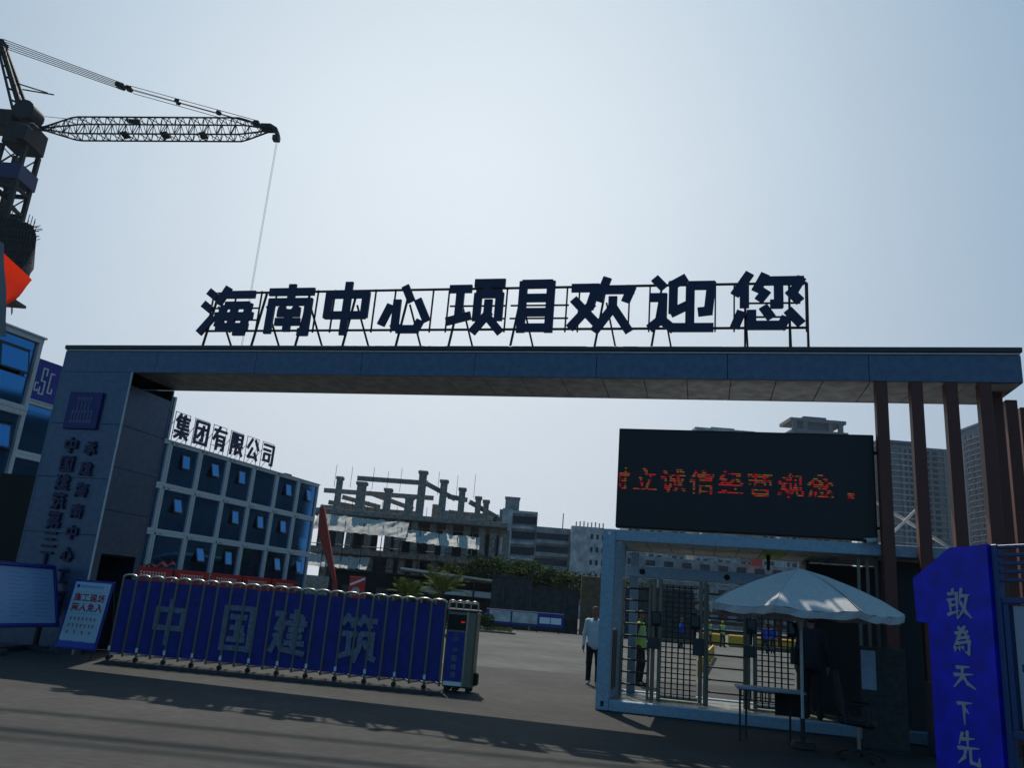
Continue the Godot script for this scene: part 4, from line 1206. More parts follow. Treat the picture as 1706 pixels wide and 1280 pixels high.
# ---------------------------------------------------------------- crane and unfinished tower
func make_crane() -> void:
	var z := -100.0
	var t := thing("tower_crane", "dark luffing tower crane with its lattice jib lowered nearly level", "crane", Vector3(-70.7, 0, z))
	var o := Vector3(-70.7, 0, 0)
	# mast
	var st := start()
	var m := 1.6
	for c in [[-m, -m], [m, -m], [m, m], [-m, m]]:
		add_bar(st, Vector3(c[0], 0, c[1]), Vector3(c[0], 57.2, c[1]), 0.55)
	var y := 24.0
	while y < 56.5:
		for s in [-m, m]:
			add_bar(st, Vector3(-m, y, s), Vector3(m, y, s), 0.5)
			add_bar(st, Vector3(s, y, -m), Vector3(s, y, m), 0.4)
			add_bar(st, Vector3(-m, y, s), Vector3(0, y + 1.5, s), 0.17)
			add_bar(st, Vector3(m, y, s), Vector3(0, y + 1.5, s), 0.17)
			add_bar(st, Vector3(-m, y + 2.9, s), Vector3(0, y + 1.5, s), 0.14)
			add_bar(st, Vector3(m, y + 2.9, s), Vector3(0, y + 1.5, s), 0.14)
		y += 3.0
	mi(t, "mast", done(st), M.crane)
	bx(t, "climbing_sleeve", Vector3(0, 53.1, 0), Vector3(4.1, 2.2, 4.1), M.crane_blue)
	bx(t, "slewing_platform", Vector3(0.2, 59.0, 0), Vector3(3.9, 3.4, 3.9), M.crane, 0.2)
	bx(t, "operator_cab", Vector3(1.7, 58.3, 2.6), Vector3(1.3, 2.3, 1.5), M.crane, 0.1)
	bx(t, "machinery_deck", Vector3(-4.5, 61.4, 0), Vector3(6.0, 2.6, 3.2), M.crane, 0.15)
	tube(t, "winch_drum", [Vector3(-0.3, 63.0, -1.4), Vector3(-0.3, 63.0, 1.4)], 1.5, M.crane, 14)
	bx(t, "counterweight", Vector3(-9.0, 61.2, 0), Vector3(3.4, 3.6, 3.4), M.crane, 0.1)
	# a-frame
	st = start()
	for s in [-1.1, 1.1]:
		add_bar(st, Vector3(-0.6, 63.0, s), Vector3(-6.7, 74.2, s * 0.4), 0.4)
		add_bar(st, Vector3(-1.9, 63.0, s), Vector3(-7.0, 73.4, s * 0.4), 0.28)
	for k in 5:
		var f := 0.15 + 0.18 * k
		add_bar(st, Vector3(-0.6, 63.0, -1.1).lerp(Vector3(-6.7, 74.2, -0.4), f), Vector3(-1.9, 63.0, 1.1).lerp(Vector3(-7.0, 73.4, 0.4), f), 0.2)
	mi(t, "a_frame", done(st), M.crane)
	tube(t, "sheave", [Vector3(-6.8, 74.0, -0.5), Vector3(-6.8, 74.0, 0.5)], 0.7, M.crane, 12)
	for s in [-0.7, 0.7]:
		bar(t, "stop_arm", Vector3(-2.6, 67.4, s), Vector3(2.0, 66.6 - 0.5 * s, s), 0.14, M.crane)
	# jib
	st = start()
	var r0 := Vector3(1.6, 60.9, 0)
	var tip := Vector3(34.4, 63.7, 0)
	var dir := (tip - r0).normalized()
	var up := Vector3(-dir.y, dir.x, 0)
	var L := r0.distance_to(tip)
	var n := 34
	var ring := func(i: int) -> Array:
		var f := float(i) / n
		var grow := clampf(f / 0.16, 0.12, 1.0) * clampf((1.0 - f) / 0.14, 0.2, 1.0)
		var hh := 1.32 * grow
		var p: Vector3 = r0 + dir * L * f
		return [p + up * hh + Vector3(0, 0, 0.9 * grow), p + up * hh - Vector3(0, 0, 0.9 * grow), p - up * hh - Vector3(0, 0, 0.9 * grow), p - up * hh + Vector3(0, 0, 0.9 * grow)]
	for i in n:
		var a: Array = ring.call(i)
		var b: Array = ring.call(i + 1)
		for k in 4:
			add_bar(st, a[k], b[k], 0.17)
			add_bar(st, a[k], b[(k + 1) % 4] if i % 2 == 0 else b[(k + 3) % 4], 0.085)
			if i % 2 == 0:
				add_bar(st, a[k], a[(k + 1) % 4], 0.09)
	mi(t, "jib", done(st), M.crane)
	for f in [0.37, 0.54, 0.70]:
		var p: Vector3 = r0 + dir * L * f
		bx(t, "jib_platform", p - up * 0.95, Vector3(0.9, 0.22, 1.5), M.crane, 0.0, Vector3(0, 0, 18))
	bx(t, "jib_box", r0 + dir * L * 0.395 + up * 1.25, Vector3(1.8, 0.25, 0.8), M.crane)
	st = start()
	add_prism(st, PackedVector2Array([Vector2(-1.9, 0.55), Vector2(-0.5, 0.62), Vector2(0.5, 0.05), Vector2(0.75, -0.6), Vector2(0.68, -0.95), Vector2(0.35, -0.8), Vector2(-0.2, -0.15), Vector2(-1.9, 0.05)]), -0.6, 0.6)
	var hd := mi(t, "jib_head", done(st), M.crane, Transform3D(Basis(), tip))
	bx(hd, "head_cage", Vector3(0.45, -1.35, 0), Vector3(0.9, 0.7, 0.9), M.steel_dark)
	bx(t, "luffing_sheave", r0 + dir * L * 0.92 + up * 1.0, Vector3(0.9, 0.8, 1.0), M.crane, 0.2)
	# pendants and ropes
	var ptop := Vector3(-6.7, 74.3, 0)
	var blk := Vector3(11.2, 68.9, 0)
	for k in 5:
		var s := -0.5 + 0.25 * k
		tube(t, "luffing_rope", [ptop + Vector3(0.2, -0.5 + 0.2 * k, s), blk + Vector3(0, -0.25 + 0.12 * k, s)], 0.06, M.rope, 5)
	bx(t, "pendant_block", blk + Vector3(0.3, -0.1, 0), Vector3(1.3, 0.7, 1.2), M.crane, 0.15, Vector3(0, 0, -17))
	bx(t, "pendant_link", blk + Vector3(1.6, -0.45, 0), Vector3(0.9, 0.6, 1.1), M.crane, 0.15, Vector3(0, 0, -17))
	var att := tip + Vector3(-2.2, 0.75, 0)
	for s in [-0.55, 0.55]:
		tube(t, "pendant_line", [blk + Vector3(2.0, -0.35, s), att + Vector3(0, 0.1, s)], 0.05, M.crane, 5)
		tube(t, "pendant_line", [blk + Vector3(2.0, -0.8, s), att + Vector3(-1.5, -0.1, s)], 0.05, M.crane, 5)
		for f in [0.36, 0.68]:
			bx(t, "pendant_joint", (blk + Vector3(2.0, -0.55, s)).lerp(att, f), Vector3(0.7, 0.55, 0.2), M.crane, 0.08, Vector3(0, 0, -15))
	tube(t, "guy_line", [Vector3(2.0, 62.9, 0), r0 + dir * L * 0.2 + up * 1.3], 0.04, M.crane, 5)
	for s in [-0.08, 0.08]:
		tube(t, "hoist_rope", [tip + Vector3(0.6 + s, -1.2, 0), tip + Vector3(0.75 + s, -33.2, 0)], 0.022, M.rope, 5)
	bx(t, "hook_block", tip + Vector3(0.75, -33.6, 0), Vector3(0.5, 1.0, 0.4), M.crane, 0.1)
	bx(t, "mast_foot", Vector3(0, 0.5, 0), Vector3(5.5, 1.0, 5.5), M.concrete_dark)
	# unfinished tower wrapped in netting
	var b := thing("netted_tower", "unfinished tower top wrapped in dark green netting under the crane mast", "building", Vector3(-76.0, 0, -97))
	bx(b, "core", Vector3(-3.0, 21.0, 0), Vector3(10.0, 42.0, 12), M.concrete_dark)
	var nm := mi(b, "netting", net_mesh(), M.net, Transform3D(Basis(), Vector3(3.8, 0, 0)))
	for k in 26:
		var a := rng.randf()
		var yy := lerpf(35.2, 43.6, a)
		var xx := 9.1 + 1.5 * a - 0.6 * pow(a, 6.0)
		tube(nm, "scaffold_pole", [Vector3(xx - 1.0, yy, 2.6), Vector3(xx + 0.35 + rng.randf() * 0.7, yy + rng.randf_range(-0.3, 0.7), 2.8)], 0.045, M.steel_dark, 5)
	for k in 12:
		tube(nm, "scaffold_pole", [Vector3(5.9 + 0.4 * k, 34.0, 3.0), Vector3(5.9 + 0.4 * k, 43.2 + rng.randf() * 1.2, 3.0)], 0.05, M.steel_dark, 5)
	for k in 7:
		tube(nm, "scaffold_pole", [Vector3(5.0, 34.6 + 1.35 * k, 3.05), Vector3(10.0 + 0.12 * k + rng.randf() * 0.5, 34.6 + 1.35 * k, 3.05)], 0.05, M.steel_dark, 5)
	for k in 9:
		tube(nm, "scaffold_pole", [Vector3(6.4 + 0.42 * k, 42.0, 2.9), Vector3(6.3 + 0.45 * k, 44.8 + rng.randf() * 1.0 - 0.12 * k, 2.9)], 0.05, M.steel_dark, 5)
	bx(b, "platform_edge", Vector3(9.4, 33.6, 1.0), Vector3(7.5, 0.35, 3.0), M.steel_dark)

func net_mesh() -> ArrayMesh:
	var st := start()
	st.set_smooth_group(1)
	var r := RandomNumberGenerator.new()
	r.seed = 9
	var prof := [[34.0, 9.0], [35.5, 9.3], [37.0, 9.5], [39.0, 10.0], [41.0, 10.5], [42.5, 10.3], [43.6, 9.7], [44.4, 7.5]]
	var rows := []
	for i in 22:
		var f := i / 21.0 * 7.0
		var q := mini(int(f), 6)
		var y := lerpf(prof[q][0], prof[q + 1][0], f - q)
		var x := lerpf(prof[q][1], prof[q + 1][1], f - q) + r.randf_range(-0.22, 0.22)
		var row := []
		for k in 13:
			var j := r.randf_range(-0.1, 0.1)
			if k < 7:
				row.append(Vector3(lerpf(-3.0, x, k / 6.0), y + j, 2.7 + j))
			else:
				row.append(Vector3(x - 0.85 * (k - 6), y + j, lerpf(2.7, -6.0, (k - 6) / 6.0)))
		rows.append(row)
	for i in rows.size() - 1:
		for k in 12:
			quad(st, rows[i][k], rows[i + 1][k], rows[i + 1][k + 1], rows[i][k + 1])
	return done(st)
# ---------------------------------------------------------------- folding gate
func make_retractable_gate() -> void:
	var t := thing("folding_gate", "steel folding gate with blue cloth panels stretched across the entrance", "gate", Vector3(-7.35, 0.004, -16.45), -7.2)
	var n := 24
	var s := 0.283
	var post := box_mesh(Vector3(0.04, 1.5, 0.035), 0.008)
	var arch: ArrayMesh
	var st := start()
	var pts := []
	for k in 9:
		var a := PI * k / 8.0
		pts.append(Vector3(s / 2 - cos(a) * s / 2, 1.56 + 0.05 * sin(a), 0))
	add_tube(st, pts, 0.024, 8)
	arch = done(st)
	st = start()
	var rows := []
	for i in 7:
		var f := i / 6.0
		rows.append([Vector3(0.02 + (s - 0.04) * f, 1.52, -0.005 - 0.03 * sin(f * PI)), Vector3(0.02 + (s - 0.04) * f, 0.85, -0.005 - 0.036 * sin(f * PI)), Vector3(0.02 + (s - 0.04) * f, 0.15, -0.005 - 0.03 * sin(f * PI))])
	st.set_smooth_group(1)
	for i in 6:
		for j in 2:
			quad(st, rows[i][j], rows[i + 1][j], rows[i + 1][j + 1], rows[i][j + 1])
	var cloth := done(st)
	st = start()
	add_tube(st, [Vector3(0, 0, 0.025), Vector3(0, 0, -0.025)], 0.045, 12)
	var wheel := done(st)
	for i in n:
		var x := s * i
		mi(t, "post", post, M.steel_dull, Transform3D(Basis(), Vector3(x, 0.83, 0.0)))
		mi(t, "rear_post", post, M.steel_dull, Transform3D(Basis(), Vector3(x, 0.83, -0.36)))
		mi(t, "cross_tie", box_mesh(Vector3(0.03, 0.03, 0.36)), M.steel, Transform3D(Basis(), Vector3(x, 0.13, -0.18)))
		if i < n - 1:
			mi(t, "arch", arch, M.steel, Transform3D(Basis(), Vector3(x, 0, 0)))
			mi(t, "cloth_panel", cloth, M.banner, Transform3D(Basis(), Vector3(x, rng.randf_range(-0.006, 0.006), 0)))
			bar(t, "link", Vector3(x, 0.1, -0.02), Vector3(x + s, 0.15, -0.34), 0.03, M.steel)
			bar(t, "link", Vector3(x, 0.16, -0.34), Vector3(x + s, 0.11, -0.03), 0.03, M.steel)
			bar(t, "upper_link", Vector3(x, 1.45, -0.34), Vector3(x + s, 0.9, -0.34), 0.025, M.steel_dull)
		if i % 2 == 0:
			mi(t, "wheel", wheel, M.rubber, Transform3D(Basis(), Vector3(x, 0.046, 0.0)))
			mi(t, "post_cap", box_mesh(Vector3(0.045, 0.08, 0.012)), M.white, Transform3D(Basis(), Vector3(x, 0.22, 0.024)))
	for g in [["中", 0.75, 0.70], ["国", 2.16, 0.66], ["建", 3.18, 0.70], ["筑", 4.52, 0.74]]:
		glyph(t, "printed_character", g[0], Vector3(g[1], 0.36, -0.004), g[2], 0.86, 0.1, 0.003, M.banner_print)
	# drive head at the free end
	var c := bx(t, "drive_head", Vector3(6.84, 0.76, -0.18), Vector3(0.56, 1.36, 0.44), M.steel_dull, 0.03)
	bx(c, "blue_panel", Vector3(-0.09, -0.13, 0.222), Vector3(0.32, 0.86, 0.008), M.sign_blue)
	bx(c, "display_window", Vector3(-0.09, 0.47, 0.222), Vector3(0.34, 0.28, 0.01), M.black)
	var em := StandardMaterial3D.new()
	em.albedo_color = Color(0.3, 0.02, 0.02)
	em.emission_enabled = true
	em.emission = Color(0.8, 0.12, 0.08)
	em.emission_energy_multiplier = 0.8
	bx(c, "indicator", Vector3(0.02, 0.48, 0.23), Vector3(0.07, 0.02, 0.006), em)
	emblem(c, Vector3(-0.155, 0.14, 0.228), 0.13, 0.13, M.banner_print)
	var y := 0.03
	for ch in ["中", "国", "建", "筑"]:
		glyph(c, "printed_character", ch, Vector3(-0.14, y - 0.1, 0.2265), 0.1, 0.1, 0.013, 0.002, M.banner_print)
		y -= 0.145
	bx(c, "bumper_strip", Vector3(-0.09, -0.61, 0.223), Vector3(0.34, 0.07, 0.012), M.white, 0.004)
	bx(c, "edge_trim", Vector3(0.1, 0, 0.223), Vector3(0.025, 1.34, 0.01), M.steel)
	bx(c, "top_frame", Vector3(0, 0.7, 0), Vector3(0.58, 0.03, 0.46), M.steel, 0.008)
	for k in 4:
		mi(c, "arch", arch, M.steel, Transform3D(Basis(Vector3(0.495, 0, 0), Vector3(0, 1, 0), Vector3(0, 0, 1)), Vector3(-0.28 + 0.14 * k, -0.76, 0.2)))
		bx(c, "arch_post", Vector3(-0.28 + 0.14 * k, 0.76, 0.2), Vector3(0.022, 0.11, 0.022), M.steel)
	bx(c, "arch_post", Vector3(0.28, 0.76, 0.2), Vector3(0.022, 0.11, 0.022), M.steel)
	for x in [-0.2, -0.05, 0.2]:
		mi(c, "wheel", wheel, M.rubber, Transform3D(Basis(), Vector3(x, -0.71, 0.16)))
		mi(c, "wheel", wheel, M.rubber, Transform3D(Basis(), Vector3(x, -0.71, -0.16)))
	bx(c, "side_motor", Vector3(0.31, -0.52, -0.05), Vector3(0.08, 0.22, 0.2), M.rubber, 0.02)

# ---------------------------------------------------------------- boards left of the folding gate
func make_left_boards() -> void:
	var a := thing("warning_sign", "blue-framed white site warning sign with red characters on an easel", "sign", Vector3(-8.0, 0.004, -16.55), -14)
	var img := Image.create(420, 640, false, Image.FORMAT_RGB8)
	img.fill(Color(0.66, 0.74, 0.79))
	var red := Color(0.62, 0.06, 0.05)
	var blue := Color(0.06, 0.14, 0.5)
	img.fill_rect(Rect2i(26, 26, 34, 34), blue)
	for k in 13:
		img.fill_rect(Rect2i(74 + k * 21, 34, 15, 7), blue)
		img.fill_rect(Rect2i(78 + k * 21, 44, 7, 14), blue)
	img.fill_rect(Rect2i(30, 96, 350, 3), Color(0.45, 0.5, 0.56))
	var row1 := ["施", "工", "现", "场"]
	var row2 := ["闲", "人", "免", "入"]
	for k in 4:
		print_glyph(img, row1[k], Rect2(34 + k * 92, 116, 76, 76), 11, red)
		print_glyph(img, row2[k], Rect2(34 + k * 92, 214, 76, 76), 11, red)
	img.fill_rect(Rect2i(30, 312, 350, 3), Color(0.45, 0.5, 0.56))
	for r in 3:
		for k in (7 if r < 2 else 4):
			var x := 50 + k * (46 if r < 2 else 86)
			var yy := 352 + r * 66
			img.fill_rect(Rect2i(x, yy, 30, 6), red)
			img.fill_rect(Rect2i(x + 3, yy + 14, 26, 5), red)
			img.fill_rect(Rect2i(x + 12, yy, 6, 32), red)
			img.fill_rect(Rect2i(x + (k * 7) % 20, yy + 24, 14, 6), red)
	img.fill_rect(Rect2i(0, 590, 420, 50), Color(0.1, 0.24, 0.66))
	for k in 42:
		img.fill_rect(Rect2i(k * 10, 578 + (k * 37) % 14, 10, 14), Color(0.1, 0.24, 0.66))
	var bd := bx(a, "board", Vector3(0, 0.79, 0), Vector3(0.92, 1.32, 0.04), M.sign_blue, 0.008, Vector3(-7, 0, 0))
	sheet(bd, "print", Vector3(0, 0, 0.0225), 0.83, 1.23, picture(img, 0.4))
	for x in [-0.4, 0.4]:
		bar(a, "front_leg", Vector3(x, 0, 0.1), Vector3(x, 1.4, -0.11), 0.03, M.steel_dark)
		bar(a, "rear_leg", Vector3(x, 0, -0.5), Vector3(x, 1.38, -0.13), 0.03, M.steel_dark)
	# reclined display board along the side of the way
	var d := thing("display_board", "reclined blue-framed white display board on dark legs in front of pillar", "board", Vector3(-8.75, 0.1, -16.9), 76)
	var lean := Vector3(-19, 0, 0)
	var c := Vector3(-1.6, 0.98, -0.1)
	var img2 := Image.create(800, 300, false, Image.FORMAT_RGB8)
	img2.fill(Color(0.52, 0.6, 0.74))
	for r in 12:
		for k in 5:
			img2.fill_rect(Rect2i(40 + k * 155, 30 + r * 21, 60 + (r * 37 + k * 53) % 70, 4), Color(0.40, 0.47, 0.62))
	var fb := bx(d, "backing", c, Vector3(3.2, 1.22, 0.04), M.sign_blue, 0.008, lean)
	sheet(fb, "poster", Vector3(0, 0, 0.0225), 3.06, 1.08, picture(img2, 0.35))
	for yv in [-0.58, 0.58]:
		bx(fb, "frame_rail", Vector3(0, yv, 0.03), Vector3(3.2, 0.07, 0.05), M.sign_blue, 0.008)
	for xv in [-1.57, 1.57]:
		bx(fb, "frame_stile", Vector3(xv, 0, 0.03), Vector3(0.07, 1.08, 0.05), M.sign_blue, 0.008)
	for x in [-3.0, -1.6, -0.25]:
		bx(d, "leg", Vector3(x, 0.38, -0.1), Vector3(0.07, 0.76, 0.07), M.black)
		bx(d, "foot", Vector3(x, 0.02, -0.05), Vector3(0.1, 0.04, 0.5), M.black)

# ---------------------------------------------------------------- flags at the left edge
func flag_cloth(a: Vector3, b: Vector3, c: Vector3, d: Vector3, fold: float, wave: float) -> ArrayMesh:
	# a b along the top, d c along the foot
	var st := start()
	st.set_smooth_group(1)
	var g := []
	for i in 25:
		var row := []
		for j in 19:
			var f := i / 24.0
			var q := j / 18.0
			var p := a.lerp(b, f).lerp(d.lerp(c, f), q)
			row.append(p + Vector3(0.02 * sin(q * 9.0 + f * 3.0), 0.03 * sin(f * 8.0), fold * sin(f * wave + q * 1.4) * (0.25 + 0.75 * f)))
		g.append(row)
	for i in 24:
		for j in 18:
			quad(st, g[i][j], g[i + 1][j], g[i + 1][j + 1], g[i][j + 1])
	return done(st)

func make_flags() -> void:
	var r := thing("flag_pole", "flagpole flying a bright red flag beside the container wing", "flag", Vector3(-17.4, 0, -22.4), 0, "flagpoles beside the container wing")
	tube(r, "pole", [Vector3(0, 0, 0), Vector3(0, 12.6, 0)], 0.06, M.steel_dull, 10, 0.035)
	tube(r, "base", [Vector3(0, 0, 0), Vector3(0, 0.3, 0)], 0.3, M.concrete, 16)
	M.flag_red = mat(colour(0.6, 0.03, 0.008), 0.6)
	M.flag_red.backlight_enabled = true
	M.flag_red.backlight = Color(0.85, 0.2, 0.06)
	mi(r, "flag", flag_cloth(Vector3(0.04, 12.4, 0), Vector3(2.75, 9.9, 0.1), Vector3(2.45, 8.75, 0.5), Vector3(0.04, 9.5, 0), 0.42, 10.5), M.flag_red)
	var g := thing("flag_pole", "flagpole with a grey-blue flag hanging limp beside the container wing", "flag", Vector3(-15.45, 0, -21.6), 0, "flagpoles beside the container wing")
	tube(g, "pole", [Vector3(0, 0, 0), Vector3(-0.2, 11.6, 0)], 0.05, M.steel_dull, 10, 0.03)
	tube(g, "base", [Vector3(0, 0, 0), Vector3(0, 0.3, 0)], 0.3, M.concrete, 16)
	mi(g, "flag", flag_cloth(Vector3(-0.18, 10.9, 0.03), Vector3(0.5, 10.5, 0.15), Vector3(1.3, 7.7, 0.3), Vector3(-0.1, 7.6, 0.04), 0.14, 16.0), mat(colour(0.16, 0.165, 0.18), 0.8))

# ---------------------------------------------------------------- plants
func add_leaf(st: SurfaceTool, p: Vector3, size: float) -> void:
	var b := Basis.from_euler(Vector3(rng.randf() * TAU, rng.randf() * TAU, rng.randf() * TAU))
	var w := b.x * size * 0.45
	var l := b.y * size
	quad(st, p - l, p - l * 0.1 + w, p + l, p - l * 0.1 - w)

func tree(label: String, at: Vector3, h: float, r: float, leaves: int, m: Material, size := 0.16, called := "tree", group := "trees beyond the yard wall") -> void:
	var t := thing(called, label, "tree", at, rng.randf() * 360.0, group)
	var st := start()
	var top := Vector3(rng.randf_range(-0.2, 0.2), h * 0.72, rng.randf_range(-0.2, 0.2))
	add_tube(st, [Vector3.ZERO, top * 0.5 + Vector3(0.1, 0, 0), top], h * 0.022 + 0.03, 8, 0.03)
	var tips := []
	for k in 11:
		var a := k * 2.4
		var s := top * rng.randf_range(0.45, 0.95)
		var e := Vector3(cos(a) * r * rng.randf_range(0.5, 0.95), rng.randf_range(0.55, 0.98) * h, sin(a) * r * rng.randf_range(0.5, 0.95))
		add_tube(st, [s, s.lerp(e, 0.5) + Vector3(0, 0.15, 0), e], 0.05, 6, 0.012)
		tips.append(e)
	tips.append(top + Vector3(0, h * 0.2, 0))
	mi(t, "trunk", done(st), M.bark)
	st = start()
	for i in leaves:
		var e: Vector3 = tips[rng.randi() % tips.size()]
		var d := Vector3(rng.randfn(), rng.randfn() * 0.7, rng.randfn()) * r * 0.25
		add_leaf(st, e + d, size * rng.randf_range(0.6, 1.3))
	mi(t, "crown", done(st), m)

func palm(label: String, at: Vector3, h: float, r: float) -> void:
	var t := thing("palm_tree", label, "palm", at, rng.randf() * 360.0, "young palms behind the folding gate")
	tube(t, "trunk", [Vector3.ZERO, Vector3(0.03, h * 0.5, 0), Vector3(0, h, 0.02)], 0.16, M.bark, 10, 0.1)
	for k in 17:
		var a := k * 2.399
		var lift := 1.4 - 1.0 * (k / 16.0)
		var st := start()
		var pts := []
		var len := r * rng.randf_range(0.85, 1.1)
		for i in 11:
			var f := i / 10.0
			pts.append(Vector3(cos(a) * len * f * cos(lift * 0.6), h + len * (sin(lift) * f * 1.25 - 0.62 * f * f * (1.25 - lift * 0.5)), sin(a) * len * f * cos(lift * 0.6)))
		add_tube(st, pts, 0.02, 5, 0.006)
		var side := Vector3(-sin(a), 0, cos(a))
		for i in 40:
			var f := 0.12 + 0.86 * i / 39.0
			var q: int = mini(int(f * 10), 9)
			var p: Vector3 = pts[q].lerp(pts[q + 1], f * 10 - q)
			var fw: Vector3 = (pts[q + 1] - pts[q]).normalized()
			for sg in [-1.0, 1.0]:
				var l: Vector3 = (side * sg + fw * 0.75 + Vector3(0, -0.35 + rng.randf_range(-0.15, 0.2), 0)).normalized() * r * 0.34 * sin(PI * (0.12 + f * 0.82))
				var w: Vector3 = fw * 0.018
				quad(st, p - w, p + l * 0.5 - w * 0.9, p + l, p + l * 0.5 + w * 0.9)
		mi(t, "frond", done(st), M.palm)

func make_plants() -> void:
	palm("young palm with long arching fronds beside the drive head of the folding gate", Vector3(-2.65, 0, -42), 1.95, 1.5)
	palm("shorter spreading palm further along behind the folding gate cloth", Vector3(-4.6, 0, -44.5), 1.6, 1.35)
	var spots := [[-1.5, -76, 5.6], [0.6, -79, 5.9], [2.6, -75, 5.4], [4.6, -77, 5.1], [6.4, -74, 4.6], [8.2, -78, 4.8], [10.2, -75, 4.5], [-4.6, -84, 5.2], [13.0, -80, 5.0]]
	for i in spots.size():
		var s: Array = spots[i]
		tree("loose green tree in the row growing behind the yard wall", Vector3(s[0], 0, s[1]), s[2], 1.5, 2600, M.leaf if i % 3 else M.leaf_dark, 0.15)
	tree("green tree growing beyond the rust-brown posts and slatted notice board", Vector3(16.3, 0, -23.5), 5.6, 0.8, 2200, M.leaf, 0.09, "tree", "")
	# clipped shrubs on the yard's planted edge
	var bed := bx(self, "planting_kerb", Vector3(-1.4, 0.06, -50.0), Vector3(5.6, 0.13, 1.4), M.concrete, 0.02, Vector3(0, -3, 0))
	bed.set_meta("kind", "structure")
	var q := [[-0.35, -50.2, 0.5, 0.62], [-2.0, -50.2, 0.45, 0.5], [-3.4, -50.1, 0.5, 0.5]]
	for i in 3:
		var s := thing("shrub", ["round dark shrub at the end of the planted kerb", "middle round shrub on the planted kerb", "round shrub on the planted kerb beside the palms"][i], "shrub", Vector3(q[i][0], 0.12, q[i][1]), 0, "shrubs on the planted kerb")
		var st := start()
		for k in 1500:
			var d: Vector3 = Vector3(rng.randfn(), rng.randfn(), rng.randfn()).normalized() * q[i][2] * pow(rng.randf(), 0.25)
			add_leaf(st, d * Vector3(1, 0.9, 1) + Vector3(0, q[i][3] * 0.9, 0), 0.05)
		mi(s, "foliage", done(st), M.leaf_dark)
		tube(s, "stem", [Vector3.ZERO, Vector3(0, q[i][3], 0)], 0.03, M.bark, 6)
	var st2 := start()
	for k in 2600:
		add_leaf(st2, Vector3(rng.randf_range(-3.9, 1.2), 0.13 + 0.22 * rng.randf(), -50.0 + rng.randf_range(-0.4, 0.65)), 0.05)
	var hedge := mi(self, "ground_cover", done(st2), M.leaf)
	hedge.set_meta("kind", "stuff")
	hedge.set_meta("label", "low yellow-green ground cover along the planted kerb")
	hedge.set_meta("category", "plants")

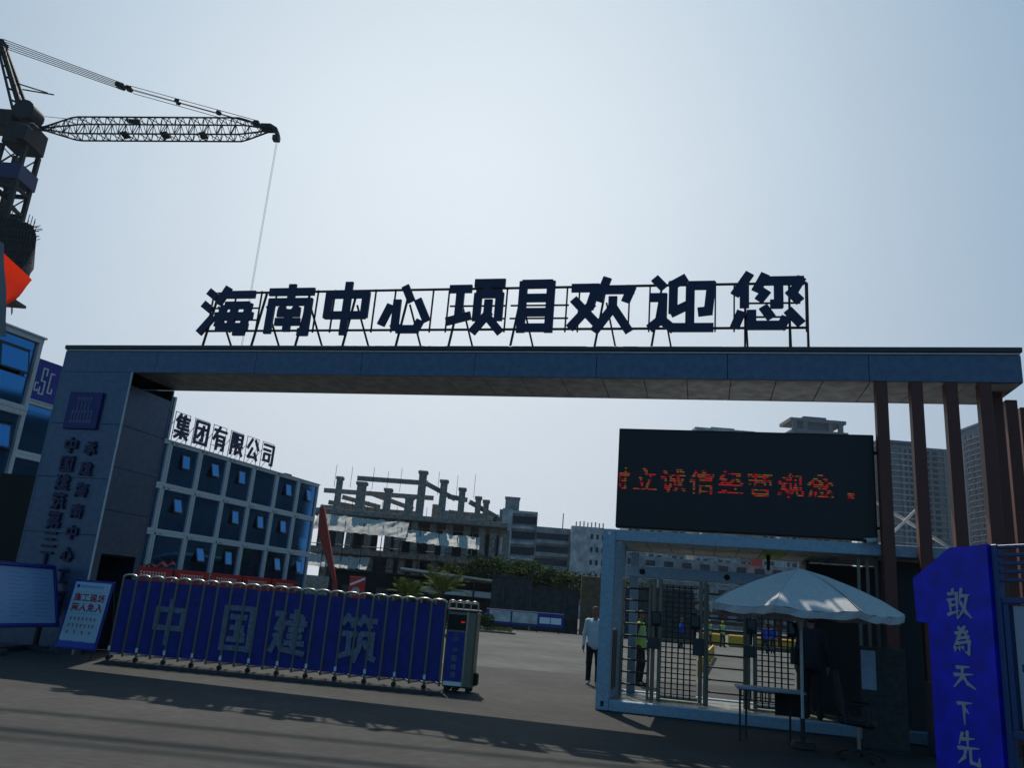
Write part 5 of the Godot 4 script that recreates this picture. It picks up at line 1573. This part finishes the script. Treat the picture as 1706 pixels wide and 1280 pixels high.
# ---------------------------------------------------------------- people
# bones: [from, to, radius, radius, colour]; joined as one skin and meshed as surface nets
func body_mesh(bones: Array, cell: float, tint: Callable) -> ArrayMesh:
	var lo := Vector3.ONE * 1e9
	var hi := -lo
	for b in bones:
		for k in 2:
			lo = lo.min(b[k] - Vector3.ONE * (b[2 + k] + 3 * cell))
			hi = hi.max(b[k] + Vector3.ONE * (b[2 + k] + 3 * cell))
	var nx := int((hi.x - lo.x) / cell) + 2
	var ny := int((hi.y - lo.y) / cell) + 2
	var nz := int((hi.z - lo.z) / cell) + 2
	var field := PackedFloat32Array()
	field.resize(nx * ny * nz)
	field.fill(1.0)
	var near := PackedFloat32Array()
	near.resize(nx * ny * nz)
	near.fill(1.0)
	var who := PackedByteArray()
	who.resize(nx * ny * nz)
	for bi in bones.size():
		var b: Array = bones[bi]
		var a: Vector3 = b[0]
		var d: Vector3 = b[1] - a
		var dd := maxf(d.length_squared(), 1e-9)
		var k: float = clampf(minf(b[2], b[3]) * 0.8, 0.004, 0.035)
		var m := maxf(b[2], b[3]) + 0.04 + cell
		var p0: Vector3 = ((a.min(b[1]) - Vector3.ONE * m - lo) / cell).max(Vector3.ZERO)
		var p1: Vector3 = ((a.max(b[1]) + Vector3.ONE * m - lo) / cell)
		for z in range(int(p0.z), mini(int(p1.z) + 1, nz)):
			for y in range(int(p0.y), mini(int(p1.y) + 1, ny)):
				for x in range(int(p0.x), mini(int(p1.x) + 1, nx)):
					var p := lo + Vector3(x, y, z) * cell - a
					var t := clampf(p.dot(d) / dd, 0.0, 1.0)
					var v := (p - d * t).length() - lerpf(b[2], b[3], t)
					var i := x + nx * (y + ny * z)
					if v < near[i]:
						near[i] = v
						who[i] = bi
					var f := field[i]
					var h := maxf(k - absf(f - v), 0.0) / k
					field[i] = minf(f, v) - h * h * k * 0.25
	var st := SurfaceTool.new()
	st.begin(Mesh.PRIMITIVE_TRIANGLES)
	st.set_smooth_group(0)
	var id := {}
	var count := 0
	var off := [0, 1, nx, nx + 1, nx * ny, nx * ny + 1, nx * ny + nx, nx * ny + nx + 1]
	for z in nz - 1:
		for y in ny - 1:
			for x in nx - 1:
				var i := x + nx * (y + ny * z)
				var neg := 0
				for o in off:
					if field[i + o] < 0.0:
						neg += 1
				if neg == 0 or neg == 8:
					continue
				var c := Vector3.ZERO
				var n := 0
				for e in [[0, 1], [2, 3], [4, 5], [6, 7], [0, 2], [1, 3], [4, 6], [5, 7], [0, 4], [1, 5], [2, 6], [3, 7]]:
					var f0 := field[i + off[e[0]]]
					var f1 := field[i + off[e[1]]]
					if (f0 < 0.0) != (f1 < 0.0):
						var q0 := Vector3(e[0] & 1, (e[0] >> 1) & 1, (e[0] >> 2) & 1)
						var q1 := Vector3(e[1] & 1, (e[1] >> 1) & 1, (e[1] >> 2) & 1)
						c += q0.lerp(q1, f0 / (f0 - f1))
						n += 1
				var p := lo + (Vector3(x, y, z) + c / n) * cell
				st.set_color(tint.call(bones[who[i]][4], p))
				st.add_vertex(p)
				id[i] = count
				count += 1
	for i in id:
		var steps := [[1, nx, nx * ny], [nx, nx * ny, 1], [nx * ny, 1, nx]]
		for s in steps:
			var f0 := field[i]
			var f1 := field[i + s[0]]
			if (f0 < 0.0) == (f1 < 0.0):
				continue
			var a: int = i - s[1] - s[2]
			var b: int = i - s[2]
			var c: int = i - s[1]
			if not (id.has(a) and id.has(b) and id.has(c)):
				continue
			var q := [id[a], id[b], id[i], id[c]]
			if f0 < 0.0:
				q.reverse()
			for v in [q[0], q[1], q[2], q[0], q[2], q[3]]:
				st.add_index(v)
	st.generate_normals()
	return st.commit()

func skeleton(stride: float, swing: float, hands := true) -> Array:
	var b := []
	b.append([Vector3(-0.02, 0.9, 0), Vector3(-0.02, 1.15, 0.0), 0.148, 0.135, "shirt"])
	b.append([Vector3(0.02, 0.9, 0), Vector3(0.02, 1.15, 0.0), 0.148, 0.135, "shirt"])
	b.append([Vector3(-0.045, 1.12, 0), Vector3(-0.07, 1.33, 0.005), 0.12, 0.105, "shirt"])
	b.append([Vector3(0.045, 1.12, 0), Vector3(0.07, 1.33, 0.005), 0.12, 0.105, "shirt"])
	b.append([Vector3(-0.15, 1.405, -0.01), Vector3(0.15, 1.405, -0.01), 0.062, 0.062, "shirt"])
	b.append([Vector3(-0.05, 0.86, 0), Vector3(0.05, 0.86, 0), 0.12, 0.12, "trousers"])
	b.append([Vector3(0, 1.42, -0.005), Vector3(0, 1.53, 0.01), 0.058, 0.052, "skin"])
	b.append([Vector3(0, 1.61, 0.015), Vector3(0, 1.665, 0.005), 0.078, 0.088, "head"])
	b.append([Vector3(0, 1.565, 0.045), Vector3(0, 1.59, 0.05), 0.045, 0.05, "skin"])
	b.append([Vector3(0, 1.64, 0.09), Vector3(0, 1.612, 0.108), 0.008, 0.013, "skin"])
	for s in [-1.0, 1.0]:
		b.append([Vector3(s * 0.084, 1.645, 0.005), Vector3(s * 0.088, 1.61, 0.012), 0.014, 0.01, "skin"])
		var w: float = swing * s
		var el := Vector3(s * 0.235, 1.11, -0.03 + w * 0.5)
		var wr := Vector3(s * 0.25, 0.87, 0.03 + w)
		b.append([Vector3(s * 0.175, 1.395, -0.01), el, 0.058, 0.046, "shirt"])
		b.append([el, wr, 0.045, 0.034, "sleeve"])
		b.append([wr, wr + Vector3(s * 0.003, -0.085, 0.012), 0.027, 0.03, "skin"])
		if hands:
			var palm_end := wr + Vector3(s * 0.003, -0.09, 0.012)
			for k in 4:
				var z := -0.027 + 0.018 * k
				var l: float = [0.058, 0.07, 0.075, 0.066][k]
				var kn := palm_end + Vector3(0, -0.01, z)
				var mid := kn + Vector3(-s * 0.006, -l * 0.55, 0.004)
				b.append([kn, mid, 0.0095, 0.009, "skin"])
				b.append([mid, mid + Vector3(-s * 0.016, -l * 0.45, 0.002), 0.009, 0.008, "skin"])
			b.append([wr + Vector3(0, -0.03, 0.025), wr + Vector3(-s * 0.004, -0.075, 0.052), 0.011, 0.009, "skin"])
			b.append([wr + Vector3(-s * 0.004, -0.075, 0.052), wr + Vector3(-s * 0.01, -0.105, 0.055), 0.009, 0.008, "skin"])
		var f: float = stride * s
		var kn2 := Vector3(s * 0.1, 0.5, 0.035 + f * 0.45)
		var an := Vector3(s * 0.1, 0.1, -0.03 + f)
		b.append([Vector3(s * 0.085, 0.88, 0), kn2, 0.095, 0.068, "trousers"])
		b.append([kn2, an, 0.066, 0.056, "trousers"])
		b.append([an + Vector3(0, -0.05, -0.025), an + Vector3(s * 0.015, -0.058, 0.15), 0.043, 0.036, "shoes"])
		b.append([an, an + Vector3(0, -0.05, 0), 0.042, 0.042, "shoes"])
	return b

func palette(shirt: Color, trousers: Color, shoes: Color, short_sleeves := false, vest := false, helmet := false) -> Callable:
	var skin := Color(0.24, 0.12, 0.08)
	return func(part: String, p: Vector3) -> Color:
		if part == "head":
			if helmet and p.y > 1.665:
				return Color(0.5, 0.45, 0.03)
			if p.y > 1.70 or (p.z < -0.015 and p.y > 1.56) or (absf(p.x) > 0.07 and p.y > 1.66):
				return Color(0.008, 0.007, 0.007)
			if absf(p.y - 1.645) < 0.007 and absf(absf(p.x) - 0.032) < 0.014 and p.z > 0.06:
				return Color(0.02, 0.015, 0.012)
			return skin
		if part == "sleeve":
			return skin if short_sleeves else shirt
		if part == "shirt":
			if vest and absf(p.x) < 0.2:
				if absf(p.y - 1.12) < 0.03 or absf(p.y - 1.25) < 0.03 or absf(absf(p.x) - 0.1) < 0.02:
					return Color(0.35, 0.36, 0.34)
				return Color(0.38, 0.55, 0.03)
			return shirt
		if part == "trousers":
			return trousers
		if part == "shoes":
			return shoes
		return skin

func person(label: String, at: Vector3, turn: float, mesh: Mesh, group := "") -> Node3D:
	var t := thing("person", label, "person", at, turn, group)
	mi(t, "body", mesh, M.person)
	return t

func make_people() -> void:
	M.person = StandardMaterial3D.new()
	M.person.vertex_color_use_as_albedo = true
	M.person.roughness = 0.8
	person("person in a pale blue open shirt and dark trousers walking out past booth post", Vector3(2.38, 0.004, -19.4), -4, body_mesh(skeleton(0.1, -0.06), 0.012, palette(Color(0.42, 0.52, 0.58), Color(0.012, 0.012, 0.016), Color(0.45, 0.46, 0.48))))
	person("person in a lime reflective vest standing behind the booth's side panel", Vector3(3.62, 0.004, -20.4), 65, body_mesh(skeleton(0.03, 0.09), 0.014, palette(Color(0.03, 0.032, 0.04), Color(0.014, 0.016, 0.022), Color(0.02, 0.02, 0.02), false, true)))
	person("person in dark clothes standing in shade behind the umbrella pole", Vector3(5.5, 0.167, -14.35), 168, body_mesh(skeleton(0.04, 0.03), 0.014, palette(Color(0.014, 0.015, 0.022), Color(0.01, 0.01, 0.012), Color(0.008, 0.008, 0.008))))
	var blue := body_mesh(skeleton(0.09, 0.07, false), 0.024, palette(Color(0.02, 0.05, 0.4), Color(0.015, 0.015, 0.02), Color(0.02, 0.02, 0.02), false, false, true))
	var vest := body_mesh(skeleton(0.09, -0.07, false), 0.024, palette(Color(0.06, 0.07, 0.05), Color(0.02, 0.02, 0.03), Color(0.02, 0.02, 0.02), false, true, true))
	person("person in blue work jacket walking in a pair across the far yard", Vector3(17.0, 0.0, -52.0), 30, blue, "pair in blue work jackets")
	person("person in blue work jacket walking in a pair across the far yard", Vector3(17.7, 0.0, -52.6), 150, blue, "pair in blue work jackets")
	person("person in a green vest and helmet at the far yard, left of the blue pair", Vector3(14.3, 0.0, -55.0), 200, vest)
	person("person in a vest and helmet standing before the orange barriers", Vector3(15.9, 0.0, -57.6), 20, vest)
	person("person seen through the turnstile grid across the yard", Vector3(11.1, 0.0, -49.0), 90, blue)

# ---------------------------------------------------------------- cables high over the road, above the picture, whose shadows lie on it
func make_power_line() -> void:
	var t := thing("power_line", "overhead cables between two tall poles, known by their shadow streaks on the road", "cable", Vector3.ZERO)
	var h := 26.0
	for s in [-45.0, 45.0]:
		var z: float = -25.6 + 0.072 * s
		tube(t, "pole", [Vector3(s, 0, z), Vector3(s, h + 1.0, z)], 0.32, M.concrete, 12, 0.18)
		bx(t, "cross_arm", Vector3(s, h - 0.05, z), Vector3(0.18, 0.18, 2.6), M.steel_dark)
	for k in 3:
		var zs: float = [-9.45, -8.35, -7.95][k]
		var pts := []
		for i in 13:
			var x := -45.0 + 7.5 * i
			pts.append(Vector3(x, h + 0.2 + 0.0002 * (x * x - 300.0), zs + 0.072 * x - 0.651 * h))
		tube(t, "cable", pts, [0.06, 0.075, 0.05][k], M.rubber, 8)
